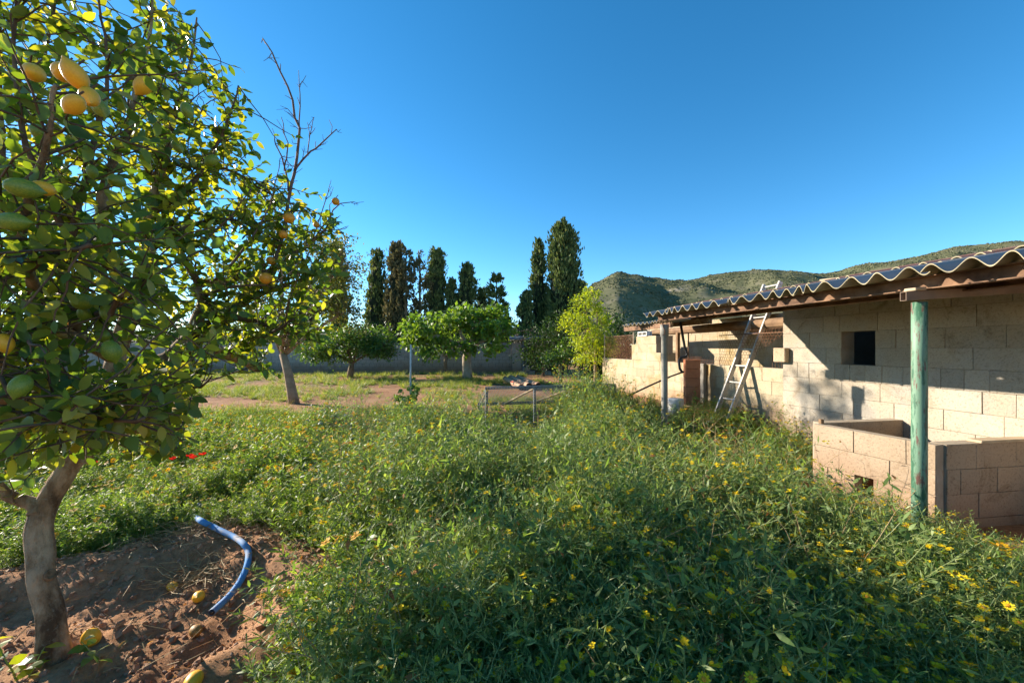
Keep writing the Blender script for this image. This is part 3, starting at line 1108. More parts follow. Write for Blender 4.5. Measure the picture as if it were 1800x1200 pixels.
# hollow terracotta brick column
bc = at(1216, 640, 7.25)
col_root = empty('brick_stack', (bc.x, bc.y, .3))
tag(col_root, 'stack of hollow terracotta bricks beside the black pipe', 'brick stack')
e1 = (U * -.80 + N * .42).normalized(); e2 = Vector((-e1.y, e1.x, 0))
for i in range(5):
    z0 = 1.245 - .165 * (i + 1)
    mb = MB()
    w2, w3 = .27, .25
    o_ = Vector((bc.x, bc.y, z0)) - e1 * (w2 / 2) - e2 * (w3 / 2) + e1 * rnd.uniform(-.012, .012)
    mb.cbox(o_, e1 * w2, e2 * w3, upv * .16, .004)
    if i != 2:
        for q in range(7):
            mb.box(o_ + e1 * (.016 + q * .036) - e2 * .004, e1 * .018, e2 * .01, upv * .158)
            mb.box(o_ + e1 * (w2 - .006) + e2 * (.014 + q * .034), e1 * .010, e2 * .017, upv * .158)
            mb.box(o_ - e1 * .004 + e2 * (.014 + q * .034), e1 * .010, e2 * .017, upv * .158)
    mb.build('brick', M['terracotta'], col_root)
mb = MB()
wb = at(1187, 700, 6.9)
mb.lathe((wb.x, wb.y, .15), (0, 0, 1), [(0, .13), (.3, .138), (.40, .14), (.425, .13), (.43, .05)], 16)
o = mb.build('stone_drum', M['white_stone'], None, True)
tag(o, 'whitewashed stub of a round stone drum below the brick stack', 'stone drum')

# black water pipe
mb = MB()
pts = [at(1196, 566, 7.0), at(1200, 590, 7.0), at(1204, 612, 7.02), at(1208, 622, 7.04), at(1205, 627, 7.04), at(1197, 628, 7.04), at(1193, 634, 7.03), at(1195, 648, 7.0), at(1200, 655, 7.0)]
mb.tube(pts, .022, 7)
o = mb.build('water_pipe', M['black_plastic'], None, True)
tag(o, 'black plastic water pipe bent down beside the brick stack', 'pipe')
mb = MB()
mb.tube([at(1202, 653, 7.0), at(1180, 661, 6.9), at(1150, 674, 6.7), at(1120, 688, 6.5), at(1095, 700, 6.3)], .014, 6)
o = mb.build('black_hose', M['black_plastic'], None, True)
tag(o, 'thin black hose slanting down behind the grey pipe post', 'hose')
mb = MB()
mb.tube([at(1210, 584, 7.2), at(1210.5, 640, 7.2)], .011, 6)
o = mb.build('metal_rod', M['rust'], None, True)
tag(o, 'thin upright dark rod standing behind the brick stack', 'rod')

# ------------------------------------------------------------------ ladder
lad = empty('ladder', at(1264, 742, 6.4))
tag(lad, 'aluminium ladder leaning against the shed roof', 'ladder')
bl, br_ = at(1254, 739, 6.45), at(1277, 745, 6.22)
tl, tr_ = at(1344, 501, 6.75), at(1372, 495, 6.48)
for a_, b_ in ((bl, tl), (br_, tr_)):
    mb = MB()
    d = (b_ - a_)
    side = (tr_ - tl).normalized()
    fr_ = d.normalized().cross(side).normalized()
    mb.cbox(a_ - side * .014 - fr_ * .038, d, side * .030, fr_ * .078, .003)
    mb.build('rail', M['alu'], lad)
for i in range(9):
    k_ = 0.045 + i * 0.117
    p, q = bl.lerp(tl, k_), br_.lerp(tr_, k_)
    mb = MB()
    e = (q - p).normalized() * .015
    mb.tube([p - e, q + e * 2.2], .0145, 8)
    mb.build('rung', M['alu'], lad)

# ------------------------------------------------------------------ slotted angle frame with wire mesh
fr = empty('wire_cage', (0.6, 6.2, 0))
tag(fr, 'rectangular cage of grey slotted angle iron and wire mesh among tall weeds', 'cage')
FL, FR = at(853, 680, 6.0), at(1083, 674.5, 6.47)
fd = (FR - FL).normalized(); fb = Vector((-fd.y, fd.x, 0)).normalized()


def slotted(name, a_, b_, wdir, w_=.04):
    """angle iron with a row of punched holes: two flanges, one of them made as a ladder of strips"""
    mb_ = MB()
    a_, b_ = Vector(a_), Vector(b_)
    d_ = (b_ - a_); L_ = d_.length; d_.normalize()
    w = Vector(wdir).normalized()
    nn = d_.cross(w).normalized()
    mb_.box(a_, d_ * L_, w * w_ * .36, nn * .003)
    mb_.box(a_ + w * w_ * .64, d_ * L_, w * w_ * .36, nn * .003)
    k_ = 0.0
    while k_ < L_ - .02:
        mb_.box(a_ + d_ * k_ + w * w_ * .361, d_ * .022, w * w_ * .278, nn * .003)
        k_ += .044
    mb_.box(a_ + nn * .0035, d_ * L_, w * .003, nn * .035)
    return mb_.build(name, M['galv'], fr)


dn_ = Vector((0, 0, -1))
slotted('top_bar', FL, FR, dn_)
mid = at(937, 680, 6.0) * 1.0
mid = FL + fd * ((at(937, 680, 6.17) - FL).dot(fd))
zb = .12
for p, nm in ((FL, 'leg'), (mid, 'leg'), (FR - fd * .04, 'leg')):
    slotted(nm, p + dn_ * .042 - fb * .004, Vector((p.x, p.y, 0.02)) - fb * .004, fd)
slotted('lower_bar', at(880, 760, 5.98) - fb * .008, at(880, 760, 5.98) - fb * .008 + fd * 1.9, dn_)
BL = FL + fb * .85 + dn_ * .36
BR = FR + fb * .85 + dn_ * .36
slotted('back_bar', BL, BR, dn_)
for p in (BL, BR - fd * .04):
    slotted('leg', p + dn_ * .042, Vector((p.x, p.y, .02)), fd)
mb = MB()
for a_, b_ in ((FL + fd * .75, BL + fd * .42), (FL + fd * 1.42, BL + fd * .9), (FL + fd * .02, BL + fd * .02), (FR - fd * .02, BR - fd * .4)):
    m_ = MB()
    dd = b_ - a_
    m_.cbox(a_ + dn_ * .03, dd, fd * .03, dn_ * .022, .003)
    m_.build('mesh_batten', M['pale_wood'], fr)
for k_ in np.arange(0, (FR - FL).length, .045):     # slanting panel wires
    mb.tube([FL + fd * k_ + dn_ * .02, BL + fd * k_ + dn_ * .02], .0026, 3, cap=False)
for k_ in np.arange(0, 1.0, .06):
    mb.tube([FL.lerp(BL, k_) + dn_ * .02, FR.lerp(BR, k_) + dn_ * .02], .0026, 3, cap=False)
for k_ in np.arange(0, .42, .045):
    mb.tube([FL + fb * (k_ * 2) + dn_ * (.36 * k_ / .425 + .02), FL + fb * (k_ * 2) + dn_ * .8], .0026, 3, cap=False)
mb.build('wire_mesh', M['galv'], fr)
mb = MB()
pk = at(947, 790, 5.7)
mb.tube([(pk.x, pk.y, 0), (pk.x, pk.y, .55)], .02, 6)
o = mb.build('wooden_stake', M['wood'])
tag(o, 'short reddish wooden stake in front of the wire cage', 'stake')

# ------------------------------------------------------------------ perimeter wall at the back
pw = empty('perimeter_wall', (-8, 23.2, 0))
tag(pw, 'long grey concrete block wall across the back of the orchard', 'wall')
YW = 23.2
mb = MB(); mb.box((-34, YW + .008, -.2), (34.0, 0, 0), (0, .18, 0), (0, 0, 1.93)); mb.build('mortar_core', M['dark_mortar'], pw)
mb = MB()
rr = random.Random(12)
for i in range(9):
    x = -34 + (0.2 if i % 2 else 0)
    z0 = -.05 + i * .2
    while x < -0.05:
        x1 = min(x + .40, -.02)
        mb.cbox((x + .005, YW + rr.uniform(-.004, .003), z0 + .004), (x1 - x - .008, 0, 0), (0, .19, 0), (0, 0, .192), .005)
        x = x1 + .008
o = mb.build('block_courses', M['far_block'], pw)
o['kind'] = 'stuff'
# gravel track at the left in front of the wall
# dark lean-to with a doorway at the right end
hut = empty('dark_shelter', (0.9, 23, 0))
tag(hut, 'dark open lean-to shelter with tin roof at the end of the back wall', 'shelter')
mb = MB(); mb.box((0.0, 22.6, -.1), (.55, 0, 0), (0, 2.6, 0), (0, 0, 1.85)); mb.build('side_wall', M['far_block'], hut)
mb = MB(); mb.box((0.55, 25.0, -.1), (2.6, 0, 0), (0, .2, 0), (0, 0, 2.1)); mb.box((3.0, 22.6, -.1), (.2, 0, 0), (0, 2.4, 0), (0, 0, 2.0)); mb.build('back_wall', M['dark_mortar'], hut)
for q in (.58, .78):
    mb = MB(); mb.cbox((q, 22.55, -.1), (.10, 0, 0), (0, .10, 0), (0, 0, 2.0), .008); mb.build('post', M['galv'], hut)
mb = MB(); mb.box((-.15, 22.3, 1.93), (3.5, 0, 0), (0, 3.0, .25), (0, 0, .05)); mb.build('roof', M['galv'], hut)
hb = empty('block_heap', (.7, 21.7, 0)); tag(hb, 'few grey blocks dumped before the dark shelter', 'blocks')
for x, y, z in ((.45, 21.7, .0), (.88, 21.75, .0), (.62, 21.72, .2), (1.75, 21.6, 0.0)):
    mb = MB(); mb.cbox((x, y, z), (.38, .03, 0), (-.02, .2, 0), (0, 0, .19), .01); mb.build('block', M['plaster'], hb)

# clay pipes lying on the ground
for i, (x0, y0, x1, y1, lab) in enumerate(((889, 664, 916, 687, 'clay pipe lying leftmost of the heap behind the wire cage'), (898, 660, 930, 688, 'clay pipe lying second from left behind the wire cage'),
                                           (915, 668, 940, 690, 'short clay pipe half hidden between its neighbours behind the cage'), (911, 663, 946, 690, 'rightmost long clay pipe of the heap behind the wire cage'))):
    Ya, Yb = 16.6, 13.6
    a_ = at(x0, y0, Ya); b_ = at(x1, y1, Yb)
    a_.z = zg(a_.x, a_.y) + .17 + .05 * (i % 2); b_.z = zg(b_.x, b_.y) + .10 + .05 * (i % 2)
    mb = MB(); mb.tube([a_, b_], .105, 14, cap=False); mb.tube([a_, a_.lerp(b_, .06)], .125, 14, cap=False)
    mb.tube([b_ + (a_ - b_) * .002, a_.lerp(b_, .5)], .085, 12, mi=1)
    o = mb.build('clay_pipe', [M['old_clay'], M['hollow_dark']], None, True)
    tag(o, lab, 'clay pipe', 'clay pipes lying in the orchard')

# stake with a young fig beside it
mb = MB()
sp_ = at(722, 735, 8.25)
mb.tube([(sp_.x, sp_.y, -.1), (sp_.x - .005, sp_.y, .8), (sp_.x + .0, sp_.y, 1.52)], [.02, .019, .017], 8)
o = mb.build('garden_stake', simple('grey_stake', (0.42, 0.40, 0.36), (0.55, 0.53, 0.48), 8, .7, .2), None, True)
tag(o, 'tall thin pale grey stake beside the small sapling', 'stake')

# irrigation line
mb = MB()
pts = []
for px in range(250, 980, 30):
    q = at(px, 729, 8.7 + .15 * math.sin(px * .02)); q.z = zg(q.x, q.y) + .03
    pts.append(q)
mb.tube(pts, .016, 5)
o = mb.build('irrigation_pipe', M['black_plastic'], None, True)
tag(o, 'thin black irrigation pipe lying across the bare earth', 'pipe')


# ------------------------------------------------------------------ trees
def clump_leaves(P, D, rs_, size, jitter, template='lite', up=0.4):
    """leaf arrays for points P growing along D"""
    n = len(P)
    DD = D + rs_.normal(size=(n, 3)) * jitter
    B_ = frames(DD, rs_, (0, 0, up))
    L_ = size * rs_.uniform(.7, 1.25, n)
    W_ = L_ * rs_.uniform(.42, .58, n)
    S_ = np.stack([W_, L_, W_ * .8], 1)
    return B_, S_


def tree(name, label, base, trunk, limbs_to, twigs, leaves_per, leaf, mats, seed, spread=.16, cat='tree', group=None, trunk_r=(.1, .07), wide=.55, droop=0.0, clump=None):
    """base point, trunk points, ellipsoid blobs [(centre, radii, share)] filled with twigs and leaves"""
    r_ = random.Random(seed); rs_ = np.random.RandomState(seed)
    root = empty(name, base)
    tag(root, label, cat, group)
    mt = MB()
    tp = [Vector(p) for p in trunk]
    n = len(tp)
    mt.tube([p for p in tp], [trunk_r[0] + (trunk_r[1] - trunk_r[0]) * i / (n - 1) for i in range(n)], 10)
    P, D = [], []
    tot = sum(b_[2] for b_ in limbs_to)
    for c0, rad, share in limbs_to:
        c0 = Vector(c0)
        start = tp[-1]
        midp = start.lerp(c0, .5) + Vector((r_.uniform(-.1, .1), r_.uniform(-.1, .1), r_.uniform(.0, .15))) * (c0 - start).length
        limb = [start - (tp[-1] - tp[-2]) * .1, start.lerp(midp, .5), midp, midp.lerp(c0, .6), c0]
        rr_ = trunk_r[1] * .62
        mt.tube(limb, [rr_, rr_ * .85, rr_ * .65, rr_ * .45, rr_ * .22], 6)
        cnt = int(twigs * share / tot)
        cl = [Vector((r_.gauss(0, 1), r_.gauss(0, 1), r_.gauss(0, 1))).normalized() * r_.uniform(.4, 1.14) for _ in range(max(5, cnt // 9))]
        for _ in range(cnt):
            v = cl[r_.randrange(len(cl))] + Vector((r_.gauss(0, .14), r_.gauss(0, .14), r_.gauss(0, .14)))
            tip = c0 + Vector((v.x * rad[0], v.y * rad[1], v.z * rad[2]))
            src = min((limb[2], limb[3], limb[4]), key=lambda q: (q - tip).length)
            d_ = (tip - src)
            if d_.length < 1e-3: continue
            if r_.random() < .5:
                mt.tube([src, src.lerp(tip, .5) + Vector((0, 0, .05 * d_.length)), tip], [rr_ * .16, rr_ * .1, rr_ * .05], 3, cap=False)
            d_.normalize()
            d_.z -= droop
            for k in range(leaves_per):
                q = tip + Vector((r_.gauss(0, spread), r_.gauss(0, spread), r_.gauss(0, spread * .8)))
                P.append(q); D.append(d_)
    P, D = np.array(P), np.array(D)
    B_, S_ = clump_leaves(P, D, rs_, leaf, .75)
    S_[:, 0] *= wide / .5
    v_, l_, c_ = scatter(LITE_V, LITE_F, B_, P, S_)
    mt.build('trunk', mats[1], root, True)
    link('crown', np_mesh('crown', v_, l_, c_, mats[0]), root)
    return root


def gz(x, y): return Vector((x, y, zg(x, y) - .03))


# fig tree
b_ = at(820, 668, 18.0); b_.z = 0
tree('fig_tree', 'broad fig tree with thick pale trunk and spreading crown before the back wall', gz(b_.x, b_.y),
     [(b_.x + .05, b_.y, -.1), (b_.x + .02, b_.y, .5), (b_.x, b_.y, 1.0), (b_.x + .1, b_.y, 1.45)],
     [(at(750, 582, 17.6), (1.0, 1.0, .55), 1.1), (at(790, 560, 17.9), (1.1, 1.1, .62), 1.3), (at(845, 562, 18.3), (1.2, 1.2, .65), 1.3), (at(880, 585, 17.8), (.8, 1.1, .7), .9), (at(770, 612, 17.4), (.8, .8, .28), .45), (at(850, 610, 17.4), (.8, .8, .4), .4), (at(728, 595, 17.5), (.45, .6, .3), .4)],
     560, 8, .20, (M['fig_leaf'], M['fig_bark']), 51, spread=.17, trunk_r=(.24, .17), wide=.75, droop=.7)
# citrus before the wall
b_ = at(615, 664, 19.3)
tree('citrus_tree', 'low dark green citrus tree with forked trunk in front of the back wall', gz(b_.x, b_.y),
     [(b_.x, b_.y, -.1), (b_.x + .05, b_.y, .4), (b_.x + .1, b_.y, .75)],
     [(at(600, 605, 19), (1.1, 1.1, .7), 1.2), (at(640, 598, 19.5), (1.2, 1.1, .75), 1.3), (at(672, 612, 19), (.8, .9, .5), .8), (at(565, 618, 18.8), (.7, .8, .45), .7)],
     950, 10, .13, (M['citrus_far'], M['bark']), 52, spread=.16, trunk_r=(.16, .11))
b_ = at(784, 652, 22.2)
tree('small_tree', 'small dark trunked tree half hidden behind the fig tree', gz(b_.x, b_.y),
     [(b_.x, b_.y, -.1), (b_.x - .05, b_.y, .6), (b_.x + .02, b_.y, .95)],
     [(at(760, 610, 22), (.9, .9, .4), 1), (at(800, 606, 22), (.9, .9, .5), 1)], 150, 8, .11, (M['fig_leaf'], M['bark']), 53, trunk_r=(.13, .10))
# pomegranate whose trunk stands in the meadow
b_ = at(516, 709, 10.4)
tree('pomegranate_tree', 'loose crowned tree with leaning pale trunk behind the lemon tree', gz(b_.x, b_.y),
     [(b_.x + .04, b_.y, -.1), (b_.x - .05, b_.y, .35), (b_.x - .14, b_.y, .8), (b_.x - .28, b_.y, 1.3)],
     [(at(480, 560, 10.2), (.9, .9, .8), 1.2), (at(560, 520, 10.6), (.75, .8, .9), 1.2), (at(600, 470, 10.8), (.5, .6, .7), .8), (at(612, 545, 10.6), (.42, .6, .55), .6), (at(430, 500, 10.4), (.9, .9, .9), 1.0), (at(545, 440, 10.6), (.6, .7, .5), .7), (at(482, 362, 9.6), (.5, .5, .42), .22)],  # last blob: hidden clump added to cast dappled shade on the shed wall
     1100, 10, .085, (M['pom_leaf'], M['young_bark']), 54, spread=.13, trunk_r=(.135, .09))
# lime green young tree
b_ = at(1045, 690, 12.6)
tree('lime_green_tree', 'young bright lime green tree at the end of the chicken run wall', gz(b_.x, b_.y),
     [(b_.x, b_.y, -.1), (b_.x + .03, b_.y, .6), (b_.x + .02, b_.y, 1.1), (b_.x + .05, b_.y, 1.5)],
     [(at(1030, 535, 12.6), (.42, .45, .5), .8), (at(1022, 575, 12.5), (.62, .6, .5), 1.2), (at(1058, 575, 12.6), (.5, .55, .5), 1.1), (at(1035, 615, 12.5), (.6, .6, .4), 1.0), (at(1065, 608, 12.4), (.35, .5, .35), .6), (at(1040, 512, 12.6), (.22, .25, .25), .3)],
     520, 10, .085, (M['lime_leaf'], M['young_bark']), 55, spread=.10, trunk_r=(.055, .04), droop=.2)
# citrus bush and dark shrubs around it
b_ = at(985, 664, 15.0)
tree('citrus_bush', 'rounded glossy green bush just left of the lime green tree', gz(b_.x, b_.y), [(b_.x, b_.y, -.1), (b_.x, b_.y, .25), (b_.x + .05, b_.y, .5)],
     [(at(990, 632, 15), (.62, .7, .5), 1), (at(1008, 615, 15.2), (.6, .7, .6), 1)], 230, 9, .10, (M['citrus_far'], M['bark']), 56, trunk_r=(.07, .05), cat='bush')
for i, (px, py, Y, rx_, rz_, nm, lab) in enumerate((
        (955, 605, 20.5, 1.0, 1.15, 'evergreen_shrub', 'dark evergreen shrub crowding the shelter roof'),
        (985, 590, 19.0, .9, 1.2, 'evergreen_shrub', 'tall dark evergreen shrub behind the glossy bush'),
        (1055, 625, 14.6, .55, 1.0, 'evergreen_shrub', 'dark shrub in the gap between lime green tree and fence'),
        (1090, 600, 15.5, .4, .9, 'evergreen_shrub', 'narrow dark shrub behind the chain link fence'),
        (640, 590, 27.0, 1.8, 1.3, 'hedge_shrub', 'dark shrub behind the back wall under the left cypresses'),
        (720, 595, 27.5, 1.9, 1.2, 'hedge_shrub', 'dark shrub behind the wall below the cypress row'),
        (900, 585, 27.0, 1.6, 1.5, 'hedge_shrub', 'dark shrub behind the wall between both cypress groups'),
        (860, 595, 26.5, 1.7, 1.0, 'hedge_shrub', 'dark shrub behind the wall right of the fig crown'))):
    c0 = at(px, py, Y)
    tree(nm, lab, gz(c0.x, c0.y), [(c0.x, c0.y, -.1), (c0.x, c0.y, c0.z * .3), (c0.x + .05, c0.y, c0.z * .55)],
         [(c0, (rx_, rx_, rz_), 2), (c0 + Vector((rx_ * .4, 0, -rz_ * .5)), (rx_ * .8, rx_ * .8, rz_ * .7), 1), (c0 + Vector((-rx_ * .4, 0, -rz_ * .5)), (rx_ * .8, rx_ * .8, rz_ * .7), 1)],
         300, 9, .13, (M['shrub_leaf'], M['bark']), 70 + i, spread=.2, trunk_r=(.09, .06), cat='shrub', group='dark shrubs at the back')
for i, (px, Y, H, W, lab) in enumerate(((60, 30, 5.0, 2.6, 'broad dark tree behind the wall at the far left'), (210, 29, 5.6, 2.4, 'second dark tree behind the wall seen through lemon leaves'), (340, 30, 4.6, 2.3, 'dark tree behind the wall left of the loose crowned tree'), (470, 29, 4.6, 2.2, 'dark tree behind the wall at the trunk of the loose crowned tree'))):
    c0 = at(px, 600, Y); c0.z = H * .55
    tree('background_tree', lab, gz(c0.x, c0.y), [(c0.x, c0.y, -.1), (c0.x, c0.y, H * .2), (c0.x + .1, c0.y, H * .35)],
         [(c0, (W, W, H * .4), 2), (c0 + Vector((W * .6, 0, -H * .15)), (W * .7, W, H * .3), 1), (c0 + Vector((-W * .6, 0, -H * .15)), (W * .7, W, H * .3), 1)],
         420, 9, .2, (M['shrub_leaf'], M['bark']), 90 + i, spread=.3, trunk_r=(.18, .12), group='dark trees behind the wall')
# bare twiggy climber over the shelter
mb = MB()
r_ = random.Random(9)
for _ in range(60):
    q = at(r_.uniform(905, 965), r_.uniform(580, 605), 21.6)
    pts = [q]
    dv = Vector((r_.uniform(-1, 1), r_.uniform(-.3, .3), r_.uniform(-.6, .5)))
    for _k in range(4):
        dv += Vector((r_.uniform(-.5, .5), 0, r_.uniform(-.5, .3)))
        pts.append(pts[-1] + dv.normalized() * .22)
    mb.tube(pts, [.014, .012, .009, .006, .004], 3, cap=False)
o = mb.build('bare_climber', M['deadwood'])
tag(o, 'leafless grey climber sprawling over the shelter roof', 'climber')


# cypresses
def cypress(label, px_top, py_top, px_w, Y, seed, dry=0.0, sparse=1.0, base_w=1.0, lean=0.0, blunt=.5):
    rs_ = np.random.RandomState(seed); r_ = random.Random(seed)
    top = at(px_top, py_top, Y)
    H = top.z
    Rm = px_w / 2 / F * Y * 1.05
    bx, by = top.x, Y
    root = empty('cypress', (bx, by, 0))
    tag(root, label, 'cypress', 'cypresses behind the back wall')
    prof_h = [0, .06, .2, .45, .7, .85, .95, 1.0]
    prof_r = [.5 * base_w, .8 * base_w, .98, 1.0, .78, .44 + .14 * blunt, .17 + .06 * blunt, .0]
    npl = int(230 * sparse * max(.5, min(2.2, Rm * H / 8)))
    P, D = [], []
    for _ in range(npl):
        h = r_.uniform(.02, .93); th = r_.uniform(0, 6.283)
        off = .10 * mnoise.noise((math.cos(th) * 1.4 + seed, math.sin(th) * 1.4, h * H * .5)) * 2
        inner = 1.0 if r_.random() < .7 else r_.uniform(.4, .9)
        r0 = np.interp(h, prof_h, prof_r) * Rm * (.84 + off + r_.uniform(-.12, .14)) * inner
        if sparse < .8: r0 *= r_.uniform(.5, 1.25)
        L0 = r_.uniform(.6, 1.4) * (H / 9) * (1.0 - .68 * h)
        out = r_.uniform(.05, .2) if sparse > .8 else r_.uniform(.2, .8)
        for _k in range(34):
            u = r_.random() ** .8
            wd_ = (.20 * (1 - u) + .03) * (Rm ** .5)
            rr0 = r0 + out * u * L0 * .5 - (r0 * u * L0 / H * .9)
            P.append((bx + lean * h + math.cos(th) * rr0 + r_.gauss(0, wd_), by + math.sin(th) * rr0 + r_.gauss(0, wd_), min(h * H + u * L0, H * 1.01 + r_.uniform(-.2, .05))))
            D.append((math.cos(th) * (.25 + out) + r_.gauss(0, .25), math.sin(th) * (.25 + out) + r_.gauss(0, .25), 1 + r_.gauss(0, .2)))
    P, D = np.array(P), np.array(D)
    n = len(P)
    B_ = frames(D, rs_)
    L_ = rs_.uniform(.16, .36, n) * (.85 + .1 * Rm)
    S_ = np.stack([L_ * .42, L_, L_ * .3], 1)
    v_, l_, c_ = scatter(LITE_V, LITE_F, B_, P, S_)
    link('crown', np_mesh('crown', v_, l_, c_, M['cypress_dry'] if dry else M['cypress']), root)
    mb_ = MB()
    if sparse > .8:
        mb_.lathe((bx, by, .5), (0, 0, 1), [(h * H * .93, max(.02, np.interp(h, prof_h, prof_r) * Rm * .74)) for h in np.linspace(.02, .98, 12)], 9, mi=1)  # dark core added inside the crown to block light, not part of the trunk
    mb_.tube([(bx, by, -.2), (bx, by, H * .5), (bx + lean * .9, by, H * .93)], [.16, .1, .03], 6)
    mb_.build('trunk', [M['bark'], M['cypress_light_blocker']], root, True)


for a_ in (('tall dense cypress, the tallest and thickest of them all', 990, 384, 62, 27, 1, 0, 1, 1, .0, .8),
           ('slim tall cypress touching the left side of the thickest one', 947, 415, 27, 27.5, 2, 0, 1, 1, 0, .3),
           ('short cypress at the foot of the slim tall one', 925, 508, 26, 26.5, 3, 0, 1, 1.1, 0, .3),
           ('short cypress peeking out right of the thickest one', 1022, 492, 26, 28.5, 16, 0, 1, 1.0, 0, .3),
           ('leftmost full cypress of the row behind the wall', 662, 434, 34, 30, 4, 0, 1, 1, 0, .8),
           ('second cypress of the row with dry brown patches', 697, 420, 34, 29, 5, 1, 1.2, 1, 0, .5),
           ('thin ragged cypress with see-through crown', 714, 428, 26, 28.5, 6, 1, .5, 1.1, 0, .4),
           ('ragged half bare cypress left of the twin topped one', 738, 434, 30, 29, 7, 1, .55, 1.1, 0, .5),
           ('dense dark twin topped cypress in the middle of the row', 768, 432, 36, 29.5, 8, 0, 1, 1, 0, .9),
           ('short cypress leaning on the twin topped one', 794, 487, 26, 29, 9, 0, 1, 1, 0, .3),
           ('medium cypress standing behind the fig tree crown', 820, 458, 34, 29, 10, 0, 1, 1, 0, .7),
           ('short cypress right of the medium one', 847, 505, 24, 29.5, 11, 0, 1, 1, 0, .3),
           ('open branched young conifer with gaps in its crown', 873, 480, 42, 28, 12, 0, .75, 1.3, 0, .0),
           ('cypress half hidden behind the loose crowned tree', 594, 418, 30, 28, 13, 0, 1, 1, 0, .6),
           ('cypress mostly hidden by the lemon tree foliage', 540, 470, 34, 30, 14, 0, 1, 1, 0, .6)):
    cypress(a_[0], a_[1], a_[2], a_[3], a_[4], 100 + a_[5], a_[6], a_[7], a_[8], a_[9], a_[10])

# sapling by the stake
b_ = at(716, 735, 8.2)
tree('fig_sapling', 'small broad leaved sapling tied to the pale stake', gz(b_.x, b_.y), [(b_.x, b_.y, -.05), (b_.x + .01, b_.y, .2), (b_.x + .03, b_.y, .4)],
     [(at(715, 690, 8.15), (.16, .16, .2), 1), (at(727, 685, 8.2), (.12, .14, .18), .6), (at(708, 708, 8.1), (.1, .12, .12), .5)], 46, 3, .12, (M['fig_leaf'], M['young_bark']), 57, spread=.04, trunk_r=(.014, .01), wide=.7, cat='sapling', droop=.6)

